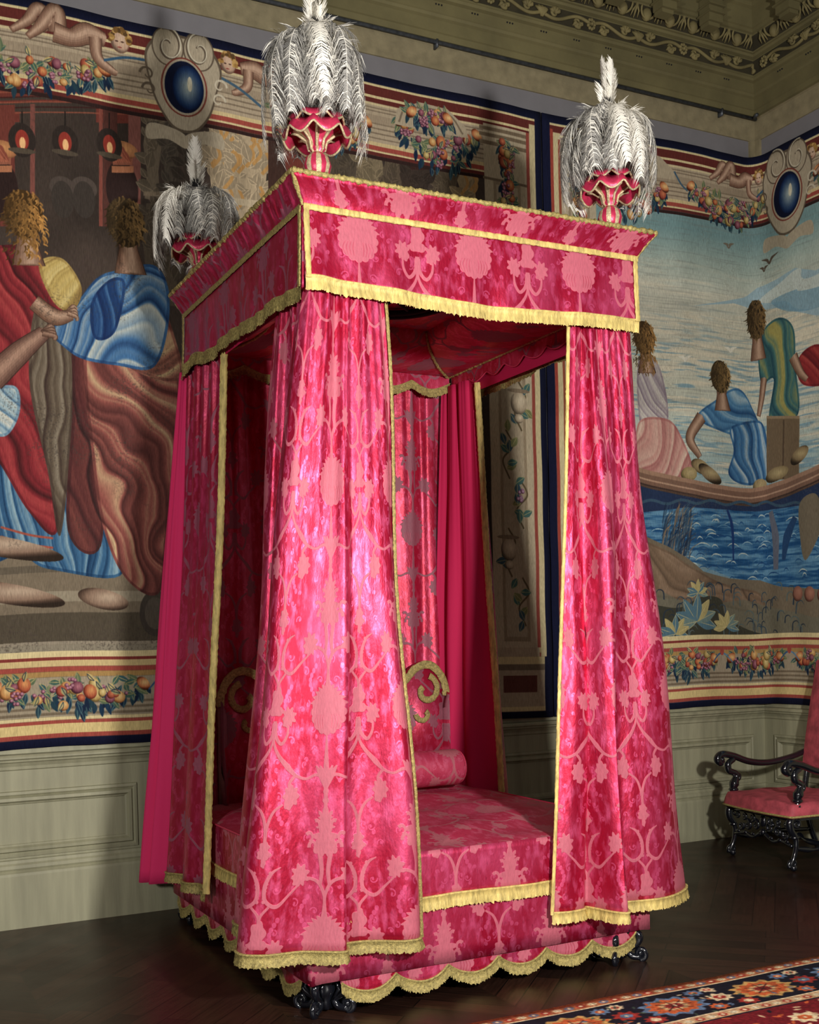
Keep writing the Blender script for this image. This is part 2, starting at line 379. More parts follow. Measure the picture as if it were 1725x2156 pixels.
def pilaster(c, s0, s1, zb, zt, seed, sw=1):
    c.rect(s0, s1, zb, zt, (186, 172, 146)); w = s1-s0
    c.rect(s0+.2*w, s1-.2*w, zb+.1, zt-.35, (150, 134, 110)); c.rect(s0+.26*w, s1-.26*w, zb+.13, zt-.38, (172, 158, 134))
    for z0 in (zt-.03, zt-.07, zt-.12): c.rect(s0-.03, s1+.03, z0-.012, z0+.012, (120, 104, 84))
    for z0 in (zt-.35, zt-.60, zt-.64, zt-.69, zt-.74): c.rect(s0-.01, s1+.01, z0-.008, z0+.008, (116, 100, 82))
    r = random.Random(seed)
    for k in range(int((zt-zb-.9)/.32)):
        z = zt-1.0-k*.32; x = s0+w*(.35 if k % 2 else .65)
        c.line([(x, z), (x+.05, z-.1), (x-.03, z-.2), (x+.02, z-.32)], .012, (96, 84, 62))
        for q in range(7): c.leaf(x+r.uniform(-.05, .05), z-r.uniform(0, .3), .08, .045, r.uniform(0, 6.3), r.choice([(70, 104, 100), (120, 124, 84), (60, 84, 96)]), (176, 166, 116))
        if k % 3 == 1:
            for q in range(8): c.ell(x+r.uniform(-.03, .03), z-.1+r.uniform(-.04, .04), .014, .014, (100, 56, 80), 1, 0, (190, 160, 180))
        if k % 3 == 2:
            c.ell(x, z-.14, .06, .075, (150, 134, 112), 1, 0, (206, 192, 166)); c.ell(x, z-.06, .085, .014, (130, 114, 94))
            c.ell(x, z-.24, .035, .03, (150, 134, 112), 1, 0, (206, 192, 166))
    c.garland(s0+.5*w, s0+.5*w, zt-.06, .62, .10, seed+3, 1.0, True)

def limb(c, P, w, dk=(112, 82, 66), lt=(188, 156, 132)):
    P = np.asarray(P, float); w = np.asarray(w, float); c.line(P, w*1.08, tuple(v*.6 for v in dk)); c.line(P, w, dk)
    for k, f in enumerate((.8, .62, .42, .22)):
        t = (k+1)/4; c.line(P+[w[0]*.10*t, w[0]*.12*t], w*f, tuple(dk[i]*(1-t)+lt[i]*t for i in range(3)), .8)
def person(c, p, k, dk, lt, long):
    """the head of a robed person seen from behind"""
    s, z = p; rr = random.Random(int(s*1000)); limb(c, [(s, z-.02*k), (s+.012, z-.14*k), (s+.02, z-.27*k)], [.10*k, .095*k, .16*k])
    c.ell(s, z, .10*k, .13*k, tuple(v*.62 for v in dk), 1, .1)
    for j in range(330 if long else 240):
        a = rr.uniform(0, 2*PI); d = rr.random()**.6; x = s+.098*k*d*math.cos(a); y = z+.01*k+.13*k*d*math.sin(a)
        if long and rr.random() < .5: y -= rr.random()*.20*k; x = s+(x-s)*1.15
        L = .034*k*rr.uniform(.6, 1.3); b = -PI/2+(x-s)*6+rr.uniform(-.5, .5); tone = .55+.9*max(0, min(1, (x-s)/(.2*k)+.45+rr.uniform(-.25, .25)))
        g = rr.random(); col = tuple(min(255, (dk[i]*(1-.6*g)+lt[i]*.6*g)*tone) for i in range(3))
        c.line([(x, y), (x+L*.5*math.cos(b)+.006*k, y+L*.5*math.sin(b)), (x+L*math.cos(b)-.003*k, y+L*math.sin(b))], [.010*k, .008*k, .002], col, 1, True, 6)

def tapestry_left():
    c = Canvas(-2.3, 2.505, ZB, ZT, .0033, (66, 56, 50)); q = wl
    def R(x0, y0, x1, y1, col, a=1.): c.poly([q(x0, y0), q(x1, y0), q(x1, y1), q(x0, y1)], col, a)
    # dim painted hall: beams, posts and hanging lamps
    n = c.n1[..., None]; c.a = c.a*(.75+.5*n)
    for (x0, y0, x1, y1) in ((-400, 192, 270, 210), (-400, 216, 300, 222), (-400, 240, 40, 262), (200, 232, 290, 262)): R(x0, y0, x1, y1, (112, 56, 48))
    for k in range(6): R(-400, 186+k*11, 300, 189+k*11, (150, 84, 66) if k % 2 else (60, 30, 28), .8)
    for x, w, col in ((-130, 60, (104, 54, 48)), (-20, 50, (112, 58, 50)), (62, 10, (126, 76, 68)), (206, 8, (130, 72, 62)), (215, 30, (86, 52, 46)), (268, 26, (132, 84, 76))):
        R(x, 225, x+w, 480, col)
    for x in (-10, 245):
        c.ell(*q(x+10, 400), .09, .16, (48, 34, 32)); c.ell(*q(x+10, 318), .085, .05, (150, 96, 66), 1, 0, (196, 140, 92)); R(x-10, 336, x+32, 350, (150, 92, 72)); R(x-12, 352, x+34, 366, (176, 116, 84))
        for k in range(8): c.leaf(*q(x-8+k*5, 345), .09, .03, PI/2+.2*(k-4), (140, 76, 60), (180, 110, 84))
    for x, y in ((45, 300), (135, 305), (228, 308), (-70, 296)):
        c.line([q(x, 240), q(x, y-18)], .006, (30, 26, 24)); c.ell(*q(x, y), .07, .09, (50, 42, 38)); c.ell(*q(x, y), .035, .055, (150, 58, 48)); c.ell(*q(x+1, y+6), .016, .032, (236, 186, 130)); c.ell(*q(x, y+22), .07, .015, (84, 74, 62))
    for x in (130, 175): c.ell(*q(x, 400), .07, .06, (80, 70, 64)); c.ell(*q(x, 425), .06, .10, (62, 55, 50))
    # carved stone columns
    for (x0, x1, y0, y1, col, sh) in ((302, 335, 250, 420, (112, 100, 84), .8), (340, 372, 250, 430, (84, 76, 66), .8), (380, 398, 255, 430, (70, 62, 54), .8), (436, 560, 245, 470, (178, 160, 132), 1), (300, 372, 430, 640, (86, 76, 64), .8), (420, 545, 480, 800, (150, 130, 104), 1),
                                  (690, 745, 320, 430, (84, 74, 62), 1), (750, 800, 320, 430, (130, 116, 92), 1), (805, 850, 330, 430, (92, 80, 66), 1), (905, 960, 340, 430, (96, 84, 68), 1), (962, 1000, 360, 430, (168, 148, 114), 1), (840, 900, 340, 430, (60, 50, 44), 1)):
        P = [q(x0+6, y0), q(x0-3, (y0*2+y1)/3), q(x0+5, (y0+2*y1)/3), q(x0, y1), q(x1, y1+8), q(x1-4, (y0+2*y1)/3), q(x1+4, (y0*2+y1)/3), q(x1-3, y0)]
        c.poly(P, col); rr = random.Random(int(x0))
        for k in range(int((x1-x0)*(y1-y0)/330)):
            a = rr.uniform(.2, 2.9); p = q(rr.uniform(x0+4, x1-8), rr.uniform(y0+6, y1-4)); L = rr.uniform(.05, .12)
            c.leaf(p[0], p[1], L, L*.55, a, tuple(v*.86 for v in col), tuple(min(255, v*1.18) for v in col))
            if col[0] > 140 and rr.random() < .4: c.line([p, (p[0]+.05, p[1]+.07), (p[0]+.03, p[1]+.13)], .02, (184, 142, 88))
    for (x0, x1, y0, y1, col) in ((300, 420, 405, 414, (120, 106, 88)), (432, 562, 418, 432, (190, 174, 146))): c.poly([q(x0, y0), q(x1, y0+8), q(x1, y1+8), q(x0, y1)], col)
    R(562, 250, 690, 430, (66, 46, 40)); c.poly([q(590, 300), q(640, 306), q(640, 380), q(600, 370)], (130, 62, 52), .7)
    R(860, 250, 1020, 360, (60, 30, 28), .6)
    # stone floor and step
    c.poly([q(-500, 1130), q(420, 1130), q(420, 1400), q(-500, 1400)], (122, 110, 92))
    for (y0, y1, col) in ((1185, 1200, (96, 88, 74)), (1240, 1262, (150, 140, 120)), (1285, 1345, (78, 70, 58)), (1345, 1352, (150, 140, 122)), (1352, 1382, (142, 134, 116))):
        c.poly([q(-500, y0+30), q(60, y0+8), q(420, y0), q(420, y1), q(60, y1+8), q(-500, y1+30)], col, .9)
    c.ell(*q(325, 1290), .09, .13, (66, 60, 54), .9); c.ell(*q(325, 1290), .06, .09, (90, 82, 72), .9)
    # hangings and cloths heaped in the hall
    def D(pts, d, m_, l, cur, fr, seed=0, sh=1.): c.drape([q(*p) for p in pts], d, m_, l, cur, fr, seed, True, sh)
    D([(-60, 1180), (-60, 950), (60, 900), (170, 980), (240, 1100), (250, 1212), (100, 1200), (40, 1170)], (20, 46, 78), (62, 104, 140), (150, 176, 184), lambda X, Z: X+.1*Z, 13, .3)
    for y in (1128, 1148): c.line([q(0, y-18), q(60, y), q(110, y+8)], .012, (160, 84, 70))
    D([(-120, 560), (40, 520), (120, 600), (150, 700), (140, 900), (120, 1120), (60, 1080), (0, 980), (-60, 900), (-160, 700)], (58, 26, 28), (132, 44, 50), (178, 76, 74), lambda X, Z: X*.75+.45*Z, 7, .2, 1.2)
    D([(80, 640), (150, 740), (150, 900), (125, 1130), (100, 1000), (60, 800)], (58, 44, 40), (96, 84, 70), (150, 140, 122), lambda X, Z: X, 11, .5)
    D([(150, 660), (190, 700), (215, 900), (210, 1150), (140, 1120), (150, 860)], (50, 34, 34), (86, 46, 46), (118, 66, 60), lambda X, Z: X+.15*Z, 9, .1)
    D([(180, 700), (300, 730), (372, 790), (370, 960), (350, 1130), (335, 1245), (280, 1235), (230, 1160), (195, 1000)], (62, 34, 34), (146, 84, 76), (206, 184, 140), lambda X, Z: X*.9+.22*np.sin(Z*2.2)+.25*Z, 5.2, .35, 1.1)
    D([(240, 620), (330, 640), (368, 720), (378, 800), (300, 790), (240, 740)], (84, 44, 42), (168, 116, 96), (210, 190, 140), lambda X, Z: Z+.5*X*X, 6.5, .6)
    D([(105, 700), (150, 655), (200, 590), (250, 570), (320, 560), (352, 610), (350, 700), (320, 775), (250, 772), (180, 762), (140, 742)], (22, 44, 84), (70, 112, 156), (206, 206, 190), lambda X, Z: .8*Z-.55*X+.25*np.sin(X*5), 6.4, .2, 1.0)
    D([(190, 640), (230, 590), (262, 600), (240, 700), (196, 715)], (24, 40, 80), (40, 72, 120), (84, 124, 164), lambda X, Z: X, 11, .2)
    D([(80, 560), (130, 550), (170, 610), (150, 660), (110, 640)], (130, 104, 60), (190, 166, 100), (214, 196, 136), lambda X, Z: X-Z, 6, .2)
    D([(-40, 830), (30, 815), (40, 870), (10, 920), (-40, 900)], (60, 96, 130), (150, 176, 186), (216, 212, 196), lambda X, Z: Z+X, 9, .2)
    person(c, q(48, 455), 1.0, (112, 80, 44), (176, 132, 72), 1)
    person(c, q(262, 470), 1.05, (84, 66, 42), (134, 104, 62), 0)
    limb(c, [q(70, 640), q(112, 672), q(150, 668)], [.08, .09, .05]); limb(c, [q(-20, 800), q(40, 745), q(92, 704)], [.13, .11, .07], (100, 72, 62), (170, 136, 116))
    for k in range(4): limb(c, [q(88, 706), q(104+k*3, 692+k*7), q(112, 700+k*7)], [.03, .028, .018], (96, 70, 58), (160, 128, 108)); limb(c, [q(140, 664), q(152+k*2, 650+k*7), q(160, 656+k*8)], [.026, .024, .014])
    for (x, y, w) in ((20, 1150, .34), (40, 1250, .3), (238, 1262, .14)):
        p = q(x, y); c.ell(p[0]-.06, p[1], w, .055, (118, 92, 76), 1, -.2, (180, 158, 136))
    c.worn(31, .55)
    # frame borders
    bands(c, -2.3, 2.505)
    for s0 in (-1.33, -.20): pass
    c.garland(-1.28, -.34, 4.66, .09, .20, 11); c.garland(.62, 1.25, 4.66, .12, .20, 12)
    c.garland(1.44, 2.03, 4.71, .16, .24, 13); c.garland(-1.05, -.22, 1.285, .05, .17, 14); c.garland(0, .8, 1.285, .05, .17, 15); c.garland(1.0, 1.8, 1.285, .05, .17, 16); c.garland(-2.1, -1.25, 1.285, .05, .17, 17)
    for s in (-.12, .9, 1.9, -1.15): tie(c, s, 1.31)
    c.poly([(1.42, 4.68), (1.44, 4.78), (1.6, 4.85), (1.8, 4.84), (1.93, 4.75), (1.95, 4.68)], (176, 162, 138)); c.line([(1.45, 4.70), (1.5, 4.79), (1.65, 4.82), (1.82, 4.80), (1.91, 4.70)], .012, STD)
    c.garland(1.52, 1.82, 4.78, .02, .10, 18, 1.2)
    ornament(c, -.32, 4.80, 1.05, 1); ornament(c, .40, 4.80, .95, -1); c.line([(-.36, 4.71), (-.24, 4.75), (-.1, 4.76)], .014, (56, 88, 116)); c.line([(.24, 4.76), (.42, 4.70), (.56, 4.62)], .016, (70, 96, 116))
    cartouche(c, .09, 4.665, 1.05)
    pilaster(c, 2.06, 2.40, 1.36, 4.80, 21)
    for z0, z1, col in ((1.36, 1.42, STONE), (1.31, 1.36, CREAM), (1.27, 1.31, STD), (1.10, 1.27, STONE), (1.125, 1.235, (104, 62, 54)), (1.03, 1.10, STONE), (1.0, 1.03, CREAM)): c.rect(2.06 if z0 != 1.125 else 2.12, 2.44 if z0 < 1.36 and z0 != 1.125 else 2.38, z0, z1, col)
    c.rect(2.385, 2.41, 1.42, 4.80, (150, 74, 64)); c.rect(2.41, 2.455, 1.36, 4.86, (206, 192, 150)); c.rect(2.455, 2.505, ZB, ZT, NAVY)
    c.rect(2.44, 2.505, ZB, 1.36, NAVY)
    return c

def tapestry_right():
    S0, S1 = 2.515, 7.2
    c = Canvas(S0, S1, ZB, ZT, .0033, (200, 196, 178)); q = wr
    Z = c.z0+(np.arange(c.h)+.5)*c.res; zz = Z[:, None, None]
    # sky fading into a pale sea
    st = [(1.3, (96, 130, 150)), (2.4, (140, 168, 176)), (2.75, (168, 188, 184)), (3.1, (196, 200, 184)), (3.5, (206, 202, 182)), (3.9, (196, 196, 180)), (4.15, (164, 182, 174)), (4.35, (122, 154, 156))]
    for k in range(3): c.a[..., k] = np.interp(Z, [a for a, b in st], [b[k] for a, b in st])[:, None]
    n = fbm(c.h, c.w, (9, 130), 41, 4); n2 = fbm(c.h, c.w, (5, 60), 43, 3)
    w = np.clip((n-.5)*5, 0, 1)[..., None]*np.clip((zz-2.3)/.3, 0, 1)*np.clip((4.2-zz)/.4, 0, 1)
    c.a = c.a*(1-w*.8)+np.array((222, 212, 188))*w*.8
    w = np.clip((n2-.56)*7, 0, 1)[..., None]*np.clip((3.9-zz)/.5, 0, 1); c.a = c.a*(1-w*.7)+np.array((108, 148, 168))*w*.7
    w = np.clip((fbm(c.h, c.w, (3, 90), 47, 2)-.62)*8, 0, 1)[..., None]*.5; c.a = c.a*(1-w*.5)+np.array((120, 124, 120))*w*.5
    # far blue hills
    c.poly([q(1450, 648), q(1500, 640), q(1560, 628), (XR, q(1590, 612)[1]), q(1640, 590), q(1680, 566), q(1725, 570), (6.2, 4.2), (7.2, 3.9), (7.2, 3.3), q(1725, 665), q(1640, 650), q(1540, 640)], (150, 178, 190), .9)
    c.poly([q(1600, 640), q(1650, 596), q(1690, 566), q(1725, 580), (6.2, 4.15), (6.4, 3.6), q(1725, 650), q(1660, 636)], (200, 206, 196), .8, True)
    c.poly([q(1630, 640), q(1680, 612), q(1725, 606), (6.4, 3.8), q(1725, 650)], (110, 150, 172), .7, True)
    # birds
    for x, y, k, col in ((1625, 553, .09, (90, 78, 66)), (1612, 571, .05, (90, 78, 66)), (1436, 760, .06, (226, 222, 206)), (1534, 739, .06, (226, 222, 206)), (1530, 520, .05, (120, 110, 96))):
        s, z = q(x, y); c.line([(s-k, z+k*.3), (s-k*.3, z+k*.2), (s, z-.01), (s+k*.3, z+k*.25), (s+k, z+k*.5)], [.004, .022, .016, .022, .003], col)
    # jetty with bales, cloths on poles
    def D(pts, d, m_, l, cur, fr, seed=0, sh=1.): c.drape([q(*p) for p in pts], d, m_, l, cur, fr, seed, True, sh)
    c.poly([q(1330, 1010), q(1420, 1028), q(1560, 1050), (XR, q(1600, 1050)[1]), q(1650, 1038), q(1725, 1010), (7.2, 2.7), (7.2, 2.25), q(1725, 1165), q(1560, 1160), q(1330, 1120)], (40, 54, 84))
    D([(1340, 760), (1372, 756), (1392, 800), (1402, 870), (1390, 905), (1345, 900)], (120, 104, 120), (178, 168, 168), (216, 210, 196), lambda X, Z: Z*.7+X, 9, .2)
    D([(1340, 890), (1400, 884), (1430, 925), (1452, 1000), (1400, 1010), (1340, 990)], (148, 84, 84), (190, 140, 130), (220, 196, 176), lambda X, Z: X-.5*Z, 6, .4)
    D([(1462, 880), (1500, 846), (1545, 818), (1575, 850), (1600, 905), (1560, 920), (1500, 905)], (34, 70, 112), (82, 130, 168), (190, 204, 204), lambda X, Z: Z+.6*X, 6, .1)
    D([(1535, 900), (1600, 890), (1622, 940), (1628, 1000), (1570, 1022), (1530, 1000), (1540, 950)], (26, 58, 100), (70, 118, 160), (196, 206, 204), lambda X, Z: X+.15*Z, 11, .5)
    D([(1600, 720), (1640, 672), (1676, 690), (1682, 770), (1690, 860), (1668, 890), (1625, 888), (1636, 800), (1604, 810)], (28, 60, 76), (70, 112, 110), (186, 164, 84), lambda X, Z: X+.22*Z, 7.5, .3)
    D([(1684, 770), (1705, 735), (1740, 730), (1760, 800), (1700, 812)], (90, 28, 34), (146, 48, 50), (176, 80, 72), lambda X, Z: X+Z, 7, .3)
    rr = random.Random(5)
    person(c, q(1592, 678), 1.1, (84, 66, 42), (128, 100, 60), 0); person(c, q(1512, 795), .9, (90, 72, 46), (136, 108, 66), 0); person(c, q(1352, 712), .9, (104, 76, 44), (150, 116, 68), 1)
    limb(c, [q(1472, 880), q(1446, 925), q(1468, 965)], [.09, .075, .045]); limb(c, [q(1612, 800), q(1606, 840), q(1598, 880)], [.075, .06, .04]); limb(c, [q(1676, 752), q(1692, 785), q(1706, 800)], [.08, .06, .04])
    c.poly([q(1618, 880), q(1690, 880), q(1690, 1010), q(1618, 1012)], (116, 98, 76)); c.line([q(1618, 880), q(1690, 880)], .02, (150, 128, 100)); c.line([q(1655, 885), q(1655, 1010)], .012, (84, 68, 54))
    for (x, y, w, a, col) in ((1470, 985, .16, -.3, (128, 108, 76)), (1490, 1000, .2, -.5, (112, 92, 68)), (1640, 1000, .2, .2, (122, 104, 74)), (1690, 960, .16, .5, (116, 96, 70)), (1600, 1025, .14, .1, (150, 132, 96)), (1445, 1000, .12, .1, (146, 128, 84))):
        s, z = q(x, y); c.ell(s, z, w*.6, .05, col, 1, a, (176, 158, 116))
    J = [(1330, 990), (1400, 1008), (1480, 1026), (1560, 1036), (1596, 1036), (1650, 1022), (1700, 1002), (1725, 990), (1745, 980)]
    for dy, w, col in ((22, .05, (84, 66, 56)), (10, .11, (126, 96, 80)), (-4, .03, (160, 126, 104)), (12, .012, (180, 146, 122)), (24, .014, (70, 54, 48))):
        c.line([q(x, y+dy) for x, y in J], w, col)
    c.line([q(x, 1056+(x-1330)*.02+4*math.sin(x*.1)) for x in range(1330, 1760, 12)], .02, (60, 84, 104))
    # blue water with ripples
    c.poly([q(1330, 1080), q(1440, 1070), q(1600, 1078), q(1730, 1060), (7.2, 2.5), (7.2, 1.7), q(1725, 1250), q(1600, 1225), q(1530, 1215), q(1470, 1190), q(1400, 1170), q(1330, 1150)], (66, 112, 150))
    i0, i1 = int((1.95-c.z0)/c.res), int((2.45-c.z0)/c.res); blk = c.a[i0-60:i1+20]; wn = fbm(blk.shape[0], c.w, (5, 46), 51, 3)[..., None]
    isb = ((blk[..., 2:3]-blk[..., 0:1]) > 60)*1.; blk += isb*np.clip((wn-.5)*5, -1, 1)*np.array((34, 34, 26))
    for k in range(150):
        x = rr.uniform(1340, 1745); y = rr.uniform(1086, 1228); s, z = q(x, y); L = rr.uniform(.04, .14)
        c.line([(s, z), (s+L*.3, z+.018), (s+L*.7, z+.016), (s+L, z)], [.003, .01, .002], rr.choice([(150, 182, 196), (196, 206, 196), (40, 84, 130), (92, 140, 172), (34, 72, 118)]))
    c.line([q(1526, 1074), q(1536, 1110), q(1540, 1180)], [.02, .03, .012], (34, 60, 110)); c.line([q(1628, 1078), q(1640, 1130), q(1640, 1200)], [.05, .07, .05], (104, 108, 120)); c.line([q(1680, 1090), q(1664, 1130), q(1656, 1180)], [.05, .07, .03], (40, 70, 108))
    c.poly([q(1690, 1062), q(1725, 1040), q(1740, 1100), q(1705, 1180), q(1692, 1130)], (118, 108, 90), 1, True)
    for k in range(160):
        s, z = q(rr.uniform(1385, 1445), rr.uniform(1070, 1180)); c.line([(s, z-.1), (s+.02, z), (s+rr.uniform(.02, .1), z+.05)], [.006, .012, .002], rr.choice([(30, 44, 66), (60, 84, 104), (150, 120, 90)]), .6)
    # bank with grasses and plants
    c.poly([(S0, 2.05), q(1340, 1120), q(1400, 1150), q(1440, 1175), q(1475, 1205), q(1530, 1218), q(1600, 1222), q(1650, 1236), q(1725, 1240), (5.7, 1.7), (7.2, 1.7), (7.2, 1.4), (S0, 1.4)], (118, 106, 88))
    c.drape([q(1335, 1140), q(1400, 1160), q(1450, 1195), q(1520, 1230), q(1600, 1250), q(1600, 1290), q(1480, 1270), q(1335, 1240)], (90, 74, 60), (126, 104, 84), (156, 132, 110), lambda X, Z: Z+.35*X, 4, .2)
    c.poly([(S0, 1.75), q(1380, 1240), q(1450, 1280), q(1560, 1262), q(1725, 1300), (7.2, 1.62), (7.2, 1.4), (S0, 1.4)], (108, 110, 94), .6)
    c.poly([q(1330, 1270), q(1420, 1280), q(1470, 1258), q(1512, 1262), q(1525, 1300), q(1570, 1325), q(1620, 1345), q(1330, 1350)], (62, 62, 52), 1, True)
    for k in range(70):
        x = rr.uniform(1390, 1700); y = rr.uniform(1225, 1330); s, z = q(x, y); L = rr.uniform(.05, .1); g = rr.choice([-1, 1])
        c.line([(s, z-L), (s+g*L*.1, z-L*.2), (s+g*L*.6, z), (s+g*L*.9, z-L*.3)], [.01, .008, .003], rr.choice([(60, 76, 88), (90, 104, 104), (44, 54, 66)]))
    for x, y, k in ((1460, 1310, 1.), (1525, 1320, .6), (1415, 1335, .7), (1462, 1250, .5)):
        s, z = q(x, y)
        for a in (-.2, .35, .9, 1.5, 2.2, 2.8, 3.3): c.leaf(s, z, .2*k, .075*k, a, rr.choice([(84, 116, 130), (176, 164, 112), (110, 132, 128)]), (206, 190, 136))
    for x in (1685, 1712, 1740): s, z = q(x, 1248); c.ell(s, z-.01, .05, .055, (128, 84, 70), 1, 0, (170, 120, 100))
    c.worn(61, .25, (120, 110, 96))
    # frame borders
    bands(c, S0, S1)
    c.garland(3.75, 4.55, 4.66, .13, .21, 31, 1.2); c.garland(2.98, 3.55, 4.62, .15, .22, 32); c.garland(5.0, 5.8, 4.66, .13, .21, 33)
    c.poly([(3.15, 4.68), (3.18, 4.80), (3.35, 4.85), (3.5, 4.83), (3.62, 4.74), (3.63, 4.68)], (176, 162, 138))
    ornament(c, 4.40, 4.77, .9, 1); ornament(c, 5.02, 4.77, .9, -1)
    c.line([(4.42, 4.66), (4.50, 4.70), (4.56, 4.72)], .014, (56, 88, 116)); c.line([(3.62, 4.74), (3.68, 4.66), (3.74, 4.62)], .014, (70, 96, 116))
    s, z = q(1662, 405); cartouche(c, s, z, 1.15)
    for a, b, sd in ((2.95, 3.3, 34), (3.42, 3.93, 35), (4.05, 4.62, 36), (4.76, 5.4, 37)): c.garland(a, b, 1.30, .02, .17, sd, 1.3)
    for s in (3.36, 3.99, 4.69): tie(c, s, 1.33)
    pilaster(c, 2.66, 2.94, 1.3, 4.80, 41)
    c.rect(2.60, 2.66, 1.30, 4.84, (206, 192, 150)); c.rect(2.575, 2.60, 1.3, 4.86, (160, 70, 58)); c.rect(2.64, 2.66, 1.4, 4.8, (150, 80, 60)); c.rect(S0, 2.575, ZB, ZT, NAVY)
    for z0, z1, col in ((1.27, 1.33, (196, 180, 140)), (1.10, 1.27, (186, 170, 134)), (1.03, 1.10, (196, 180, 140))): c.rect(2.575, 2.95, z0, z1, col)
    return c

def rug_canvas(W, H):
    c = Canvas(0, W, 0, H, .005, (110, 26, 34)); r = random.Random(8)
    def med(x, y, k, c1, c2, c3):
        for w, col in ((1, c1), (.78, c2), (.45, (206, 170, 120)), (.28, c3)):
            c.ell(x, y, .17*k*w, .115*k*w, col, 1, 0, None, 12, .14)
        for a in range(8): c.line([(x, y), (x+.1*k*math.cos(a*PI/4), y+.07*k*math.sin(a*PI/4))], .006, (60, 30, 30))
    def ros(x, y, k, c1, c2): c.ell(x, y, .05*k, .04*k, c1, 1, 0, None, 8, .18); c.ell(x, y, .025*k, .02*k, c2, 1, 0, None, 6, .1); c.ell(x, y, .008, .008, (230, 210, 170))
    Nv = (24, 24, 36); OR = (190, 92, 52); BL = (96, 120, 150); IV = (220, 200, 160); RD = (156, 50, 44)
    def strip(d0, d1, col):
        for (a, b, e, f) in ((d0, W-d0, d0, d1), (d0, W-d0, H-d1, H-d0), (d0, d1, d0, H-d0), (W-d1, W-d0, d0, H-d0)): c.rect(a, b, e, f, col)
    strip(0, .015, (176, 130, 90)); strip(.015, .07, (170, 100, 66)); strip(.07, .08, IV); strip(.08, .36, Nv); strip(.36, .372, IV); strip(.372, .42, (196, 160, 120)); strip(.42, .43, Nv)
    def along(d, step, fn):
        x = d+step/2; k = 0
        while x < W-d: fn(x, d, k); fn(x, H-d, k+1); x += step; k += 1
        y = d+step; k = 0
        while y < H-d-step/2: fn(d, y, k); fn(W-d, y, k+1); y += step; k += 1
    along(.043, .055, lambda x, y, k: ros(x, y, .42, (BL, RD, IV)[k % 3], (RD, IV, (70, 90, 80))[k % 3]))
    along(.396, .055, lambda x, y, k: ros(x, y, .4, (RD, IV)[k % 2], (IV, BL)[k % 2]))
    along(.225, .46, lambda x, y, k: (med(x, y, .85, BL if k % 2 else (190, 150, 90), OR, RD)))
    def small(x, y, k):
        x += .23; ros(x, y, 1.1, IV if k % 2 else RD, RD if k % 2 else BL); ros(x-.06, y+.09, .8, BL, OR); ros(x+.07, y-.09, .9, RD, IV); ros(x+.02, y+.10, .7, IV, RD); ros(x-.08, y-.09, .8, OR, BL)
    along(.225, .46, small)
    for k in range(1500):
        x, y = r.uniform(.1, W-.1), r.uniform(.1, H-.1); d = min(x, y, W-x, H-y)
        if d < .35: c.leaf(x, y, .03, .012, r.uniform(0, 6.3), r.choice([(74, 96, 74), OR, BL, IV, (60, 76, 66)]))
        elif d > .44: c.leaf(x, y, .04, .015, r.uniform(0, 6.3), r.choice([Nv, OR, BL, (206, 180, 140)]))
    for k in range(90):
        x, y = r.uniform(.52, W-.52), r.uniform(.52, H-.52); ros(x, y, r.uniform(.8, 1.6), r.choice([Nv, IV, BL]), OR)
    n = fbm(c.h, c.w, (2, 2), 77, 1)[..., None]; c.a = c.a*(.82+.36*n)
    return c
# ------------------------------------------------------------------ materials
def mat(name, col=(.5, .5, .5, 1), rough=.6, metal=0., bump=0., bscale=60., var=0., vscale=8., coat=0., spec=.5, sheen=0., stretch=(1, 1, 1), coords='Object'):
    m = bpy.data.materials.new(name); m.use_nodes = True; nt = m.node_tree; b = nt.nodes['Principled BSDF']
    b.inputs['Base Color'].default_value = col; b.inputs['Roughness'].default_value = rough; b.inputs['Metallic'].default_value = metal
    b.inputs['Coat Weight'].default_value = coat; b.inputs['Coat Roughness'].default_value = .12; b.inputs['Specular IOR Level'].default_value = spec
    b.inputs['Sheen Weight'].default_value = sheen; b.inputs['Sheen Roughness'].default_value = .4; b.inputs['Sheen Tint'].default_value = col
    N = nt.nodes.new; l = nt.links.new
    if bump or var:
        tc = N('ShaderNodeTexCoord'); mp = N('ShaderNodeMapping'); mp.inputs['Scale'].default_value = stretch; l(tc.outputs[coords], mp.inputs[0])
    if bump:
        n = N('ShaderNodeTexNoise'); n.inputs['Scale'].default_value = bscale; n.inputs['Detail'].default_value = 3; l(mp.outputs[0], n.inputs['Vector'])
        bp = N('ShaderNodeBump'); bp.inputs['Strength'].default_value = bump; bp.inputs['Distance'].default_value = .004; l(n.outputs[0], bp.inputs['Height']); l(bp.outputs[0], b.inputs['Normal'])
    if var:
        n = N('ShaderNodeTexNoise'); n.inputs['Scale'].default_value = vscale; n.inputs['Detail'].default_value = 4; l(mp.outputs[0], n.inputs['Vector'])
        r = N('ShaderNodeMapRange'); r.inputs[1].default_value = .3; r.inputs[2].default_value = .7; r.inputs[3].default_value = 1-var; r.inputs[4].default_value = 1+var
        l(n.outputs[0], r.inputs[0]); mx = N('ShaderNodeVectorMath'); mx.operation = 'SCALE'; mx.inputs[0].default_value = col[:3]; l(r.outputs[0], mx.inputs['Scale']); l(mx.outputs[0], b.inputs['Base Color'])
    return m
